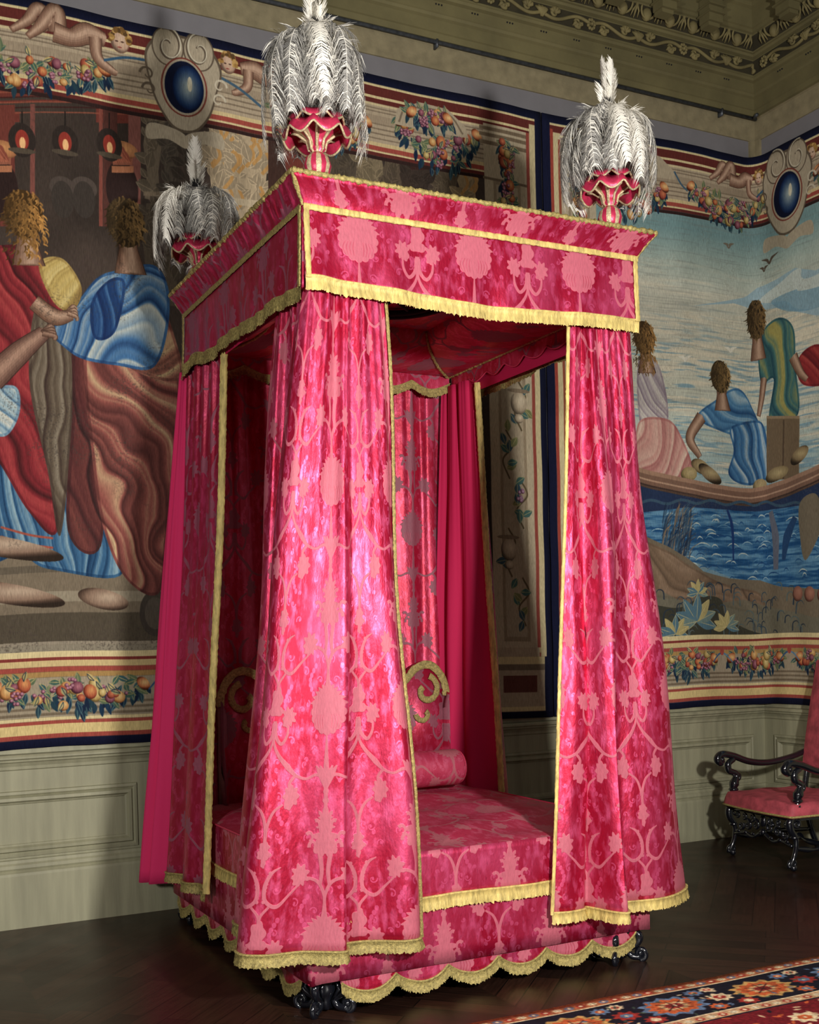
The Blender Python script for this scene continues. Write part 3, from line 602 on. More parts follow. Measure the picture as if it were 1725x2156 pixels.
def woven(name, img, bump=.35):
    m = bpy.data.materials.new(name); m.use_nodes = True; nt = m.node_tree; b = nt.nodes['Principled BSDF']; N = nt.nodes.new; l = nt.links.new
    uv = N('ShaderNodeUVMap'); uv.uv_map = 'UVMap'; t = N('ShaderNodeTexImage'); t.image = img; t.extension = 'EXTEND'; l(uv.outputs[0], t.inputs[0])
    tc = N('ShaderNodeTexCoord'); mp = N('ShaderNodeMapping'); mp.inputs['Scale'].default_value = (1, 1, .12); l(tc.outputs['Object'], mp.inputs[0])
    n = N('ShaderNodeTexNoise'); n.inputs['Scale'].default_value = 260; n.inputs['Detail'].default_value = 2; l(mp.outputs[0], n.inputs['Vector'])
    r = N('ShaderNodeMapRange'); r.inputs[1].default_value = .3; r.inputs[2].default_value = .7; r.inputs[3].default_value = .78; r.inputs[4].default_value = 1.16; l(n.outputs[0], r.inputs[0])
    s = N('ShaderNodeVectorMath'); s.operation = 'SCALE'; l(t.outputs[0], s.inputs[0]); l(r.outputs[0], s.inputs['Scale']); l(s.outputs[0], b.inputs['Base Color'])
    b.inputs['Roughness'].default_value = .9; b.inputs['Specular IOR Level'].default_value = .15
    bp = N('ShaderNodeBump'); bp.inputs['Strength'].default_value = bump; bp.inputs['Distance'].default_value = .002; l(n.outputs[0], bp.inputs['Height']); l(bp.outputs[0], b.inputs['Normal'])
    return m
DIMG = damask().image('damask_repeat', False)
def silk(name, ground, motif, hi, metal=.55, rough=.42, mrough=.6, off=(0, 0), scale=1.):
    """figured silk: glossy crimson ground, duller raised figure, worn flecks"""
    m = bpy.data.materials.new(name); m.use_nodes = True; nt = m.node_tree; b = nt.nodes['Principled BSDF']; N = nt.nodes.new; l = nt.links.new
    uv = N('ShaderNodeUVMap'); uv.uv_map = 'UVMap'; mp = N('ShaderNodeMapping'); mp.inputs['Scale'].default_value = (1/DW/scale, 1/DH/scale, 1); mp.inputs['Location'].default_value = (off[0], off[1], 0)
    t = N('ShaderNodeTexImage'); t.image = DIMG; t.extension = 'REPEAT'; l(uv.outputs[0], mp.inputs[0]); l(mp.outputs[0], t.inputs[0])
    sp = N('ShaderNodeSeparateColor'); l(t.outputs[0], sp.inputs[0])
    def noise(sx, sy, sc, det=3):
        q = N('ShaderNodeMapping'); q.inputs['Scale'].default_value = (sx, sy, 1); l(uv.outputs[0], q.inputs[0])
        n = N('ShaderNodeTexNoise'); n.inputs['Scale'].default_value = sc; n.inputs['Detail'].default_value = det; l(q.outputs[0], n.inputs['Vector']); return n.outputs[0]
    def mr(x, a, c, d, e):
        r = N('ShaderNodeMapRange'); r.inputs[1].default_value = a; r.inputs[2].default_value = c; r.inputs[3].default_value = d; r.inputs[4].default_value = e; l(x, r.inputs[0]); return r.outputs[0]
    def mix(f, a, c):
        q = N('ShaderNodeMix'); q.data_type = 'RGBA'
        for v, k in ((f, 0), (a, 6), (c, 7)):
            if hasattr(v, 'links'): l(v, q.inputs[k])
            else: q.inputs[k].default_value = v
        return q.outputs[2]
    worn = noise(1, .4, 30, 6); fleck = noise(1, .22, 150, 2); big = noise(1, .6, 4, 3)
    g = mix(mr(worn, .48, .70, 0, .7), ground, hi)
    g = mix(mr(big, .48, .68, 0, .4), g, hi)
    g = mix(mr(fleck, .6, .75, 0, .5), g, tuple(c*.35 for c in ground[:3])+(1,))
    gm = N('ShaderNodeMath'); gm.operation = 'MULTIPLY'; l(sp.outputs[1], gm.inputs[0]); gm.inputs[1].default_value = .55
    g = mix(gm.outputs[0], g, hi)
    mo = mix(mr(fleck, .4, .75, 0, .45), motif, tuple(c*.6 for c in motif[:3])+(1,))
    c = mix(sp.outputs[0], g, mo); l(c, b.inputs['Base Color'])
    l(mr(sp.outputs[0], 0, 1, metal, metal*.2), b.inputs['Metallic']); l(mr(sp.outputs[0], 0, 1, rough, mrough), b.inputs['Roughness'])
    b.inputs['Anisotropic'].default_value = .0; b.inputs['Specular IOR Level'].default_value = .5
    ad = N('ShaderNodeMath'); ad.operation = 'MULTIPLY_ADD'; l(sp.outputs[0], ad.inputs[0]); ad.inputs[1].default_value = .35; l(noise(1, .5, 90, 4), ad.inputs[2])
    bp = N('ShaderNodeBump'); bp.inputs['Strength'].default_value = .35; bp.inputs['Distance'].default_value = .004; l(ad.outputs[0], bp.inputs['Height']); l(bp.outputs[0], b.inputs['Normal'])
    return m
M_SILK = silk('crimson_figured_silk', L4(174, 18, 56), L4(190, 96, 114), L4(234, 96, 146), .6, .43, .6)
M_SILKD = silk('crimson_silk_shaded_side', L4(164, 26, 58), L4(150, 76, 98), L4(200, 60, 108), .4, .42, .6)  # duller copy of the figured silk, the sides' shade put into its colours
M_COVER = silk('worn_crimson_silk', L4(186, 46, 80), L4(184, 100, 112), L4(210, 92, 124), .15, .55, .7)
M_HEAD = silk('headcloth_silk', L4(180, 28, 62), L4(150, 84, 100), L4(214, 80, 120), .4, .42, .6)
M_LINING = mat('plain_crimson_lining', L4(196, 36, 84), .8, bump=.2, bscale=300, sheen=.15, spec=.2)
M_PINK = mat('plain_pink_lining', L4(222, 52, 108), .8, bump=.2, bscale=300, sheen=.2, spec=.2)
M_PIPE = mat('crimson_piping', L4(204, 54, 88), .7, bump=.3, bscale=200)
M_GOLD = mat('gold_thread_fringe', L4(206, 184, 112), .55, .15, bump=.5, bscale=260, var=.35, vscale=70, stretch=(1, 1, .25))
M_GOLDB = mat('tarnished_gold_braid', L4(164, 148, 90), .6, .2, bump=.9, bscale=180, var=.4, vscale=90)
M_BLACK = mat('ebonised_wood', (.006, .007, .011, 1), .16, coat=.8, bump=.15, bscale=30)
M_SEAT = mat('rose_damask_upholstery', L4(176, 72, 84), .7, bump=.5, bscale=60, var=.35, vscale=14, sheen=.1)
M_WHITE = mat('white_ostrich', L4(236, 232, 222), .75, spec=.3, sheen=.3)
M_GREY = mat('grey_ostrich', L4(150, 148, 144), .8, spec=.3, sheen=.3, var=.3, vscale=30)
M_TUFT = mat('black_down', L4(22, 21, 22), .9)
M_BALLP = mat('pink_satin', L4(200, 52, 88), .35, .3, bump=.2, bscale=120, var=.25, vscale=30)
M_RIB = mat('tarnished_silver_ribbon', L4(198, 178, 142), .5, .25, bump=.7, bscale=160, var=.3, vscale=90)
M_OLIVE = mat('olive_drab_painted_wood', L4(104, 97, 64), .75, bump=.25, bscale=40, var=.22, vscale=3.5)
M_OLIVED = mat('olive_drab_carving', L4(118, 108, 70), .8, bump=.3, bscale=60, var=.25, vscale=9)
M_BOARD = mat('weathered_olive_board', L4(134, 124, 96), .85, bump=.3, bscale=80, var=.18, vscale=14)
M_GREYW = mat('grey_plaster', L4(118, 116, 120), .9, bump=.1, bscale=90, var=.05)
M_DADO = mat('grey_green_panelling', L4(150, 148, 122), .6, bump=.25, bscale=22, var=.16, vscale=3, stretch=(6, 6, .5))
M_CARVEBG = mat('dark_carving_ground', L4(50, 45, 28), .9, var=.3, vscale=12)
M_IRON = mat('dull_steel', L4(84, 88, 94), .45, .6, var=.3, vscale=40)
M_BRIGHT = mat('dusty_white_fleck', L4(200, 200, 195), .8)

def floor_mat():
    m = bpy.data.materials.new('dark_parquet'); m.use_nodes = True; nt = m.node_tree; b = nt.nodes['Principled BSDF']; N = nt.nodes.new; l = nt.links.new
    tc = N('ShaderNodeTexCoord')
    cols = []
    for sg in (1, -1):
        mp = N('ShaderNodeMapping'); mp.inputs['Rotation'].default_value = (0, 0, sg*PI/4); l(tc.outputs['Object'], mp.inputs[0])
        br = N('ShaderNodeTexBrick'); br.inputs['Scale'].default_value = 1; br.inputs['Brick Width'].default_value = .9; br.inputs['Row Height'].default_value = .11; br.inputs['Mortar Size'].default_value = .003
        br.inputs['Color1'].default_value = L4(34, 20, 15); br.inputs['Color2'].default_value = L4(56, 34, 25); br.inputs['Mortar'].default_value = L4(16, 10, 8); br.inputs['Mortar Smooth'].default_value = .2
        l(mp.outputs[0], br.inputs['Vector'])
        n = N('ShaderNodeTexNoise'); n.inputs['Scale'].default_value = 6; n.inputs['Detail'].default_value = 5; q = N('ShaderNodeMapping'); q.inputs['Scale'].default_value = (1, 12, 1); l(mp.outputs[0], q.inputs[0]); l(q.outputs[0], n.inputs['Vector'])
        mx = N('ShaderNodeMix'); mx.data_type = 'RGBA'; mx.blend_type = 'MULTIPLY'; mx.inputs[0].default_value = .7; l(br.outputs[0], mx.inputs[6])
        cr = N('ShaderNodeMapRange'); cr.inputs[1].default_value = .3; cr.inputs[2].default_value = .7; cr.inputs[3].default_value = .45; cr.inputs[4].default_value = 1.3; l(n.outputs[0], cr.inputs[0]); l(cr.outputs[0], mx.inputs[7])
        cols.append(mx.outputs[2])
    sx = N('ShaderNodeSeparateXYZ'); l(tc.outputs['Object'], sx.inputs[0])
    md = N('ShaderNodeMath'); md.operation = 'MULTIPLY_ADD'; l(sx.outputs[0], md.inputs[0]); md.inputs[1].default_value = 1/1.7; md.inputs[2].default_value = .13
    fr = N('ShaderNodeMath'); fr.operation = 'FRACT'; l(md.outputs[0], fr.inputs[0])
    gt = N('ShaderNodeMath'); gt.operation = 'GREATER_THAN'; gt.inputs[1].default_value = .5; l(fr.outputs[0], gt.inputs[0])
    mx = N('ShaderNodeMix'); mx.data_type = 'RGBA'; l(gt.outputs[0], mx.inputs[0]); l(cols[0], mx.inputs[6]); l(cols[1], mx.inputs[7]); l(mx.outputs[2], b.inputs['Base Color'])
    n = N('ShaderNodeTexNoise'); n.inputs['Scale'].default_value = 3; n.inputs['Detail'].default_value = 5; l(tc.outputs['Object'], n.inputs['Vector'])
    r = N('ShaderNodeMapRange'); r.inputs[3].default_value = .22; r.inputs[4].default_value = .5; l(n.outputs[0], r.inputs[0]); l(r.outputs[0], b.inputs['Roughness'])
    b.inputs['Specular IOR Level'].default_value = .35
    return m

# ------------------------------------------------------------------ room
XL, YF, ZC = -6.2, -9.0, 6.02
def plane(name, v, mt, uv=None):
    b = MB(); b.add(v, [(0, 1, 2, 3)]); return tag(b.build(name, mt, smooth=False), kind='structure')
def slab(name, a, mt):
    b = MB(); b.box(*a); return tag(b.build(name, mt, smooth=False), kind='structure')
slab('floor', (XL-.2, XR+.2, YF-.2, .2, -.2, 0), floor_mat())
slab('wall_back', (XL, XR+.2, 0, .2, 0, ZC), M_GREYW)
slab('wall_right', (XR, XR+.2, YF, 0, 0, ZC), M_GREYW)
slab('wall_left', (XL-.2, XL, YF, .2, 0, ZC), M_GREYW)
slab('wall_front', (XL, XR+.2, YF-.2, YF, 0, ZC), M_GREYW)
slab('ceiling', (XL-.2, XR+.2, YF-.2, .2, ZC, ZC+.2), M_OLIVE)

def corner_run(b, prof, mi=0, y_end=YF, x0=XL):
    """profile of (depth, height) swept along the back wall and on along the right wall"""
    P = np.zeros((3, len(prof), 3))
    for j, (d, z) in enumerate(prof): P[0, j] = (x0, -d, z); P[1, j] = (XR-d, -d, z); P[2, j] = (XR-d, y_end, z)
    for i in (0, 1):
        b.grid(P[i:i+2], mi, None, False)
# wainscot below the hangings: ledge, panels, skirting
b = MB()
corner_run(b, [(0, .955), (.012, .955), (.015, .93), (.05, .925), (.058, .915), (.058, .905), (.046, .898), (.044, .888), (.034, .882), (.022, .862), (.02, .846), (.012, .84), (.010, .0)])
corner_run(b, [(.010, .365), (.022, .36), (.026, .345), (.036, .335), (.038, .318), (.030, .306), (.046, .294), (.05, .28), (.05, .0)])
tag(b.build('trim_1', M_DADO, smooth=False), kind='structure')
b = MB()
def frame(b, axis, a0, a1, z0, z1):
    pr = [(0, .010), (.004, .024), (.018, .028), (.028, .018), (.036, .034), (.052, .036), (.062, .02), (.07, .016), (.078, .004), (.12, .006)]
    rings = []
    for o, d in pr:
        q = [(a0+o, z0+o), (a1-o, z0+o), (a1-o, z1-o), (a0+o, z1-o)]
        rings.append([(x, -d-.0005, z) if axis == 'x' else (XR-d-.0005, x, z) for x, z in q])
    v = [p for r_ in rings for p in r_]; f = []
    for k in range(len(rings)-1):
        for j in range(4): f.append((k*4+j, k*4+(j+1) % 4, (k+1)*4+(j+1) % 4, (k+1)*4+j))
    n = len(rings)-1; f.append(tuple(n*4+j for j in range(4))); b.add(v, f)
zp0, zp1 = .2746, .7308
frame(b, 'x', -5.9, -3.4, .42, zp1+.02)
for a0, a1 in ((-3.2, -.288), (-.04, 1.78), (2.0, 4.285)): frame(b, 'x', a0, a1, .415-.04, zp1)
for k in range(4): frame(b, 'y', -.112-2.0*(k+1)+.2, -.112-2.0*k, .375, zp1)
tag(b.build('trim_2', M_DADO, smooth=False), kind='structure')
# board and steel rail above the hangings
b = MB(); corner_run(b, [(0, 5.085), (.012, 5.085), (.012, 5.24), (.03, 5.245)])
b.box(XR-.065, XR, -.02, 0, 4.93, 5.09); b.box(XR-.02, XR, -.065, 0, 4.93, 5.09)
tag(b.build('trim_3', M_BOARD, smooth=False), kind='structure')
b = MB(); b.tube([(XL, -.045, 5.235), (XR+.0-.03, -.045, 5.235)], .013, 8); 
for x in (1.72, 3.0, 4.05): b.box(x-.006, x+.006, -.06, 0, 5.20, 5.25)
b.tube([(XR-.06, -.05, 5.235), (XR-.09, -.12, 5.23)], .012, 8)
tag(b.build('trim_4', M_IRON), kind='structure')
# cornice
prof = [(.03, 5.245), (.05, 5.25), (.055, 5.285), (.065, 5.29), (.068, 5.36), (.085, 5.37), (.092, 5.385), (.10, 5.39), (.102, 5.455), (.125, 5.462), (.13, 5.478), (.135, 5.48),
        (.135, 5.60), (.16, 5.607), (.165, 5.622), (.18, 5.625), (.185, 5.64), (.20, 5.68), (.235, 5.715), (.25, 5.72), (.252, 5.74), (.265, 5.745), (.28, 5.86), (.30, 5.87), (.31, 5.89), (.33, 5.90), (.34, ZC)]
b = MB(); corner_run(b, prof)
tag(b.build('trim_5', M_OLIVE, smooth=False), kind='structure')
b = MB(); corner_run(b, [(.137, 5.492), (.137, 5.592)]); corner_run(b, [(.183, 5.632), (.205, 5.68), (.232, 5.706)])  # dark strips set behind the frieze scrolls and the egg row
tag(b.build('trim_10', M_CARVEBG, smooth=False), kind='structure')
# carved frieze of scrolls, egg and dart and brackets
b = MB()
def on_back(d):
    return lambda v: (v[0], -d+min(0, (v[1]))*.5, v[2])
def relief_unit(b, put):
    """leaf scroll about .78 m long: put(u, h, out) gives the point in the room"""
    zc = 0.
    for sg, off in ((1, 0), (-1, .39)):
        u = np.linspace(0, .39, 22); w = .026*np.sin(u/.39*2*PI)*sg
        b.tube([put(off+a, h, .004) for a, h in zip(u, w)], .012, 6)
        for k, (uu, s2) in enumerate(((.10, -1), (.28, 1))):
            t = np.linspace(0, 5.5, 18); R = .034*(1-.13*t)
            b.tube([put(off+uu+r_*math.cos(a+1), s2*sg*.012+r_*math.sin(a+1)*s2*sg, .006) for r_, a in zip(R, t)], np.linspace(.013, .006, 18), 6)
            for j in range(4):
                a = .5+j*.7; b.tube([put(off+uu, s2*sg*.01, .004), put(off+uu+.03*math.cos(a), s2*sg*(.01+.026*math.sin(a)), .012), put(off+uu+.05*math.cos(a-.2), s2*sg*(.012+.034*math.sin(a-.2)), .002)], [.006, .016, .004], 6)
    for a in (-.9, -.45, 0, .45, .9):
        b.tube([put(.39, -.03, .004), put(.39+.03*math.sin(a), .01, .012), put(.39+.06*math.sin(a), .045*math.cos(a)+.0, .003)], [.009, .017, .005], 6)
    for j in range(9):
        a = j*2*PI/9; q = put(.0+.026*math.cos(a), .03*math.sin(a), .006); b.ball(q, .012, 8)
    b.ball(put(0, 0, .012), .012, 8)
for k in range(-1, 7):
    u0 = 3.62-.78*k
    if u0 > XR-.2: continue
    relief_unit(b, lambda u, h, o, u0=u0: (min(u0+u, XR-.15), -.137-o*1.6, 5.54+h))
for k in range(4): relief_unit(b, lambda u, h, o, k=k: (XR-.137-o*1.6, -.25-.78*k-u, 5.54+h))
tag(b.build('trim_6', M_OLIVED), kind='structure')
b = MB()
def eggs(b, put):
    b.ball(put(0, 0, .0), .042, 12, sc=(.85, .85, 1.05))
    t = np.linspace(-.25, PI+.25, 14)
    b.tube([put(.062*math.cos(a), -.02-.055*math.sin(a)+.045, .012) for a in t], .008, 6)
    b.tube([put(.10, .04, .012), put(.10, -.035, .0)], [.013, .004], 6)
    for sg in (-1, 1): b.tube([put(.10+sg*.004, .03, .012), put(.10+sg*.024, .0, .01), put(.10+sg*.028, -.03, .002)], [.006, .007, .003], 6)
def cove(u, h, o): return -(.212+h*.42)-o*1.5
for k in range(36):
    x = XR-.36-.2*k; eggs(b, lambda u, h, o, x=x: (x+u, cove(u, h, o), 5.662+h))
for k in range(14):
    y = -.42-.2*k; eggs(b, lambda u, h, o, y=y: (XR+cove(u, h, o), y+u, 5.662+h))
tag(b.build('trim_7', M_OLIVED), kind='structure')
b = MB()
for k in range(30):
    x = XR-.36-.26*k
    for j in (-.02, 0, .02): b.ball((x+j, -.103, 5.437), .006, 6)
for k in range(12):
    for j in (-.02, 0, .02): b.ball((XR-.103, -.36-.26*k+j, 5.437), .006, 6)
tag(b.build('trim_8', M_TUFT), kind='structure')
# brackets and beams of the coffered ceiling
b = MB()
def bracket(b, f):
    for (w, d0, d1, z0, z1) in ((.06, .28, .38, 5.64, 5.80), (.048, .28, .36, 5.615, 5.64), (.07, .27, .40, 5.69, 5.70), (.07, .27, .40, 5.74, 5.75), (.08, .26, .46, 5.80, 5.83), (.11, .25, .56, 5.83, ZC+.01)):
        c = [f(-w, d0), f(w, d1)]; x0, x1 = sorted((c[0][0], c[1][0])); y0, y1 = sorted((c[0][1], c[1][1])); b.box(x0, x1, y0, y1, z0, z1)
for k in range(22): bracket(b, lambda w, d, x=XR-.70-.40*k: (x+w, -d))
for k in range(12): bracket(b, lambda w, d, y=-.66-.40*k: (XR-d, y+w))
for k in range(5): b.box(XL, XR, -1.5-1.6*k-.12, -1.5-1.6*k+.12, ZC-.14, ZC+.01)
for k in range(6): b.box(XR-1.6-1.6*k-.12, XR-1.6-1.6*k+.12, YF, 0, ZC-.14, ZC+.01)
tag(b.build('trim_9', M_OLIVE, smooth=False), kind='structure')

# ------------------------------------------------------------------ tapestries
def ripple(s, z, ph=0): return .006*math.sin(s*9+ph)+.004*math.sin(s*23+z*1.3+ph)+.003*math.sin(z*11+s*2)
def tapestry(name, canvas, s0, s1, lab, bot=lambda s: 0.):
    nu, nv = int((s1-s0)/.05)+1, 61; P = np.zeros((nu, nv, 3)); UV = np.zeros((nu, nv, 2)); rad = .14
    for i, s in enumerate(np.linspace(s0, s1, nu)):
        for j, z in enumerate(np.linspace(ZB, ZT, nv)):
            k = (ZT-z)/(ZT-ZB); d = .022+ripple(s, z)*(.3+k)+.008*k; zz = z+bot(s)*k+.004*math.sin(s*7)
            if s < XR-rad: x, y = s, -d
            elif s > XR+rad: x, y = XR-d, -(s-XR)
            else:
                a = (s-XR+rad)/(2*rad)*PI/2; x, y = XR-rad+(rad-d)*math.sin(a), -rad+(rad-d)*math.cos(a)
            P[i, j] = (x, y, zz); UV[i, j] = ((s-canvas.x0)/(canvas.x1-canvas.x0), (z-canvas.z0)/(canvas.z1-canvas.z0))
    b = MB(); b.grid(P, 0, UV)
    o = b.build(name, woven(name+'_weave', canvas.image(name+'_picture')))
    md = o.modifiers.new('cloth', 'SOLIDIFY'); md.thickness = .006; md.offset = 0
    return tag(o, lab, 'tapestry', 'woollen tapestries on the walls')
tapestry('tapestry', tapestry_left(), -2.3, 2.505, 'wide figured tapestry of two robed people in red and blue, hung behind the bed')
tapestry('tapestry', tapestry_right(), 2.515, 7.2, 'figured tapestry of people by pale water, bending round the room corner above the armchair')
# ------------------------------------------------------------------ trimmings
def fringe(b, path, h, nrm, seed=0, jag=.0028, mi=0):
    """gold bullion fringe hanging from a path; nrm gives the outward direction"""
    P = np.asarray(path, float); L = arclen(P)[-1]; n = max(6, int(L/.0042)); P = resample(P, n); r = np.random.default_rng(seed)
    T = np.gradient(P, axis=0); T[:, 2] = 0; T /= np.linalg.norm(T, axis=1)[:, None]+1e-9
    Nn = np.stack([T[:, 1], -T[:, 0], 0*T[:, 0]], 1)*nrm
    rows = []
    wob = np.cumsum(r.normal(0, .0007, n)); wob -= np.convolve(wob, np.ones(31)/31, 'same'); alt = (np.arange(n) % 2)*.003
    for k, (f, o) in enumerate(((0, .003), (.02, .010), (.12, .010), (.18, .004), (.5, .006), (.8, .008), (1, .009))):
        off = o+(alt*(.3+f) if f > .15 else 0)+(wob*f if f > .15 else 0)+(r.normal(0, .0016, n)*f)
        z = -h*f+(r.normal(0, jag, n) if f == 1 else 0)
        Q = P+Nn*np.asarray(off).reshape(-1, 1) if np.ndim(off) else P+Nn*off
        Q = Q.copy(); Q[:, 2] += z; Q[:, :2] += T[:, :2]*(r.normal(0, .0015, n)*f)[:, None]; rows.append(Q)
    b.grid(np.stack(rows, 1), mi)
    b.grid(np.stack([rows[0], P+Nn*-.002+[0, 0, -.0]], 1), mi)
def braid(b, path, r=.008, seed=0, n=6, step=.008):
    P = np.asarray(path, float); L = arclen(P)[-1]; P = resample(P, max(4, int(L/step))); q = np.random.default_rng(seed)
    P = P+q.normal(0, r*.12, P.shape); b.tube(P, r*(1+q.normal(0, .14, len(P))), n)
def galloon(b, P3, w, nrm, th=.006, seed=0):
    """flat woven band along a path, nrm(i) its face direction"""
    P = np.asarray(P3, float); L = arclen(P)[-1]; P = resample(P, max(4, int(L/.01))); q = np.random.default_rng(seed)
    T = np.gradient(P, axis=0); T /= np.linalg.norm(T, axis=1)[:, None]+1e-9
    Nn = np.asarray(nrm, float); S = np.cross(T, Nn); S /= np.linalg.norm(S, axis=1)[:, None]+1e-9; rows = []
    for k in (-1, -.8, -.3, .3, .8, 1):
        rows.append(P+S*(k*w/2+q.normal(0, w*.03, len(P)))[:, None]+Nn*(th*(1 if abs(k) < .9 else .1)+q.normal(0, .0008, len(P)))[:, None])
    b.grid(np.stack(rows, 1))

# ------------------------------------------------------------------ the bed
BX0, BX1, BYF, BYB = -.158, 1.510, -2.235, -.28
VX0, VX1, VYF, VYB, VZT, VZB = -.124, 1.487, -2.266, -.623, 3.181, 2.892
bed = empty('four_poster_bed', (.68, -1.25, 0))
tag(bed, 'tall canopied bed hung with crimson figured silk and gold fringe', 'bed')
def part(b, name, m, label=None, parent=None, smooth=True, solid=0):
    o = b.build(name, m, parent or bed, smooth)
    if parent is not None and parent is not bed: o.matrix_parent_inverse = Matrix.Identity(4)
    if label: o['label'] = label
    if solid: md = o.modifiers.new('cloth', 'SOLIDIFY'); md.thickness = solid; md.offset = -1
    return o
def lerp(a, c, t): return a+(c-a)*t
# valances: front and two sides, slightly sagging lower edge
def val_bottom(side, t):
    if side == 'f': return .012*math.exp(-((t-.03)/.06)**2)+.018*math.exp(-((t-.98)/.1)**2)*0+.006*math.sin(t*9)-.010*math.exp(-((t-.5)/.3)**2)
    return .035*math.exp(-((t-.10)/.08)**2)+.018*math.sin(t*4.4)+.006*math.sin(t*17)
def valance(side, name, m, a, c, seed):
    a, c = np.array(a, float), np.array(c, float); n = 90; L = np.linalg.norm(c-a); nrm = np.array([(c-a)[1], -(c-a)[0]])/L; nz = 16; P = np.zeros((n, nz, 3)); UV = np.zeros((n, nz, 2))
    for i in range(n):
        t = i/(n-1); zb = VZB+val_bottom(side, t)
        for j in range(nz):
            f = j/(nz-1); z = lerp(VZT, zb, f); o = (.004*math.sin(t*31+seed)+.003*math.sin(t*57))*f+.012*math.sin(t*7+seed)*f*f*.6
            if side != 'f': o += .004*math.sin(t*75+2*math.sin(t*9))*f
            p = lerp(a, c, t)+nrm*o; P[i, j] = (p[0], p[1], z); UV[i, j] = (t*L+(.297 if side == 'f' else .4), z+(-.254 if side == 'f' else .1))
    b = MB(); b.grid(P, 0, UV); o = part(b, name, m, solid=-.0)
    md = o.modifiers.new('cloth', 'SOLIDIFY'); md.thickness = .008; md.offset = 1
    b = MB(); fringe(b, [(P[i, -1, 0], P[i, -1, 1], P[i, -1, 2]+.012) for i in range(n)], .062, 1, seed)
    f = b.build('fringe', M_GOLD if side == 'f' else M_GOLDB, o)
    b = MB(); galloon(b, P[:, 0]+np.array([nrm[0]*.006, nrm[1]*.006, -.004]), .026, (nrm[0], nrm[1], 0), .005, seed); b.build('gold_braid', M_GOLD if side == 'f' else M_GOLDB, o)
    for e in (0, -1):
        b = MB(); d = (c-a)/L*(.012 if e == 0 else -.012); q = P[e].copy(); q[:, 0] += nrm[0]*.006+d[0]; q[:, 1] += nrm[1]*.006+d[1]; galloon(b, q, .024, (nrm[0], nrm[1], 0), .005, seed+2)
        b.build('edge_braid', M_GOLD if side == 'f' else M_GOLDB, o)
    return o
valance('f', 'front_valance', M_SILK, (VX0, VYF), (VX1, VYF), 1)
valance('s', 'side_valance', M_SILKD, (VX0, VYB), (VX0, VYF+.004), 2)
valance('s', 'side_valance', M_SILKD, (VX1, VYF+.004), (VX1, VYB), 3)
# cornice flaring outwards above the valance
def cornice(name, m, a, c, out, e0, e1, seed, gather):
    a, c = np.array(a, float), np.array(c, float); L = np.linalg.norm(c-a); d = (c-a)/L; n = int(L/.012); nz = 9; P = np.zeros((n, nz, 3)); UV = np.zeros((n, nz, 2))
    for i in range(n):
        t = i/(n-1)
        for j in range(nz):
            f = j/(nz-1); o = .062*(f**1.9)+.008*math.sin(f*PI*.9)
            g = gather*(.006*math.sin(t*L*95+3*math.sin(t*L*13))+.004*math.sin(t*L*160+f*4))*math.sin(f*PI)
            q = lerp(a-d*o*e0, c+d*o*e1, t)+np.array(out)*(o+g); P[i, j] = (q[0], q[1], VZT+.098*f+.0*g); UV[i, j] = (t*L+.1, f*.13+(.46 if gather == 0 else .2))
    b = MB(); b.grid(P, 0, UV, True); o = part(b, name, m); md = o.modifiers.new('cloth', 'SOLIDIFY'); md.thickness = .006; md.offset = -1
    b = MB(); braid(b, P[:, -1]+[0, 0, .004], .011, seed, 7, .007); b.build('top_braid', M_GOLDB, o)
    for e in (0, -1): b = MB(); braid(b, P[e], .007, seed+1+e); b.build('corner_braid', M_GOLDB, o)
    return o
cornice('front_cornice', M_SILK, (VX0, VYF), (VX1, VYF), (0, -1), 1, 1, 4, 0)
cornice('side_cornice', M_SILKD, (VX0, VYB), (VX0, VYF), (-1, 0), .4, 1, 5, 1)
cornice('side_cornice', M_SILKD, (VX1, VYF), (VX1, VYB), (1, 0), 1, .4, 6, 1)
# tester boards: flat top, and the lining seen from below with its cove and round ornament
b = MB(); b.box(VX0-.045, VX1+.045, VYF-.045, VYB+.01, 3.262, 3.274); part(b, 'tester_top', M_LINING, 'dusty flat top of the canopy', smooth=False)
b = MB()
IX0, IX1, IYF, IYB = -.05, 1.43, -2.2, -.62
out = [(IX0, IYF, 2.99), (IX1, IYF, 2.99), (IX1, IYB, 2.99), (IX0, IYB, 2.99)]; cv = []
for k in range(7):
    t = k/6; o = .30*math.sin(t*PI/2); z = 2.99+.165*(1-math.cos(t*PI/2)); cv.append([(IX0+o, IYF+o, z), (IX1-o, IYF+o, z), (IX1-o, IYB-o, z), (IX0+o, IYB-o, z), (IX0+o, IYF+o, z)])
cv = np.array(cv)
for s_ in range(4):
    P = np.zeros((7, 24, 3)); UV = np.zeros((7, 24, 2))
    for k in range(7):
        for j in range(24): P[k, j] = lerp(cv[k, s_], cv[k, s_+1], j/23); UV[k, j] = (P[k, j, 0]+P[k, j, 1]*.9, k*.07)
    b.grid(P, 0, UV)
c0 = cv[-1]; n0 = len(b.v); b.add(c0[:4], [(0, 1, 2, 3)], 0, [(p[0], p[1]) for p in c0[:4]])
tl = part(b, 'tester_lining', M_HEAD)
b = MB()
for s_ in range(4): braid(b, cv[:, s_]+[0, 0, -.006], .008, 20+s_)
braid(b, np.array([out[3], out[2]])+[0, 0, -.0], .007, 27); braid(b, np.array([out[2], out[1]]), .007, 28); braid(b, np.array([out[0], out[3]]), .007, 29)
t = np.linspace(0, 2*PI, 60)
b.build('cove_braid', M_GOLDB, tl)
b = MB()
for R in (.28, .22): b.tube(np.stack([.69+R*np.cos(t), -1.42+R*np.sin(t), 0*t+3.135], 1), .016, 8)
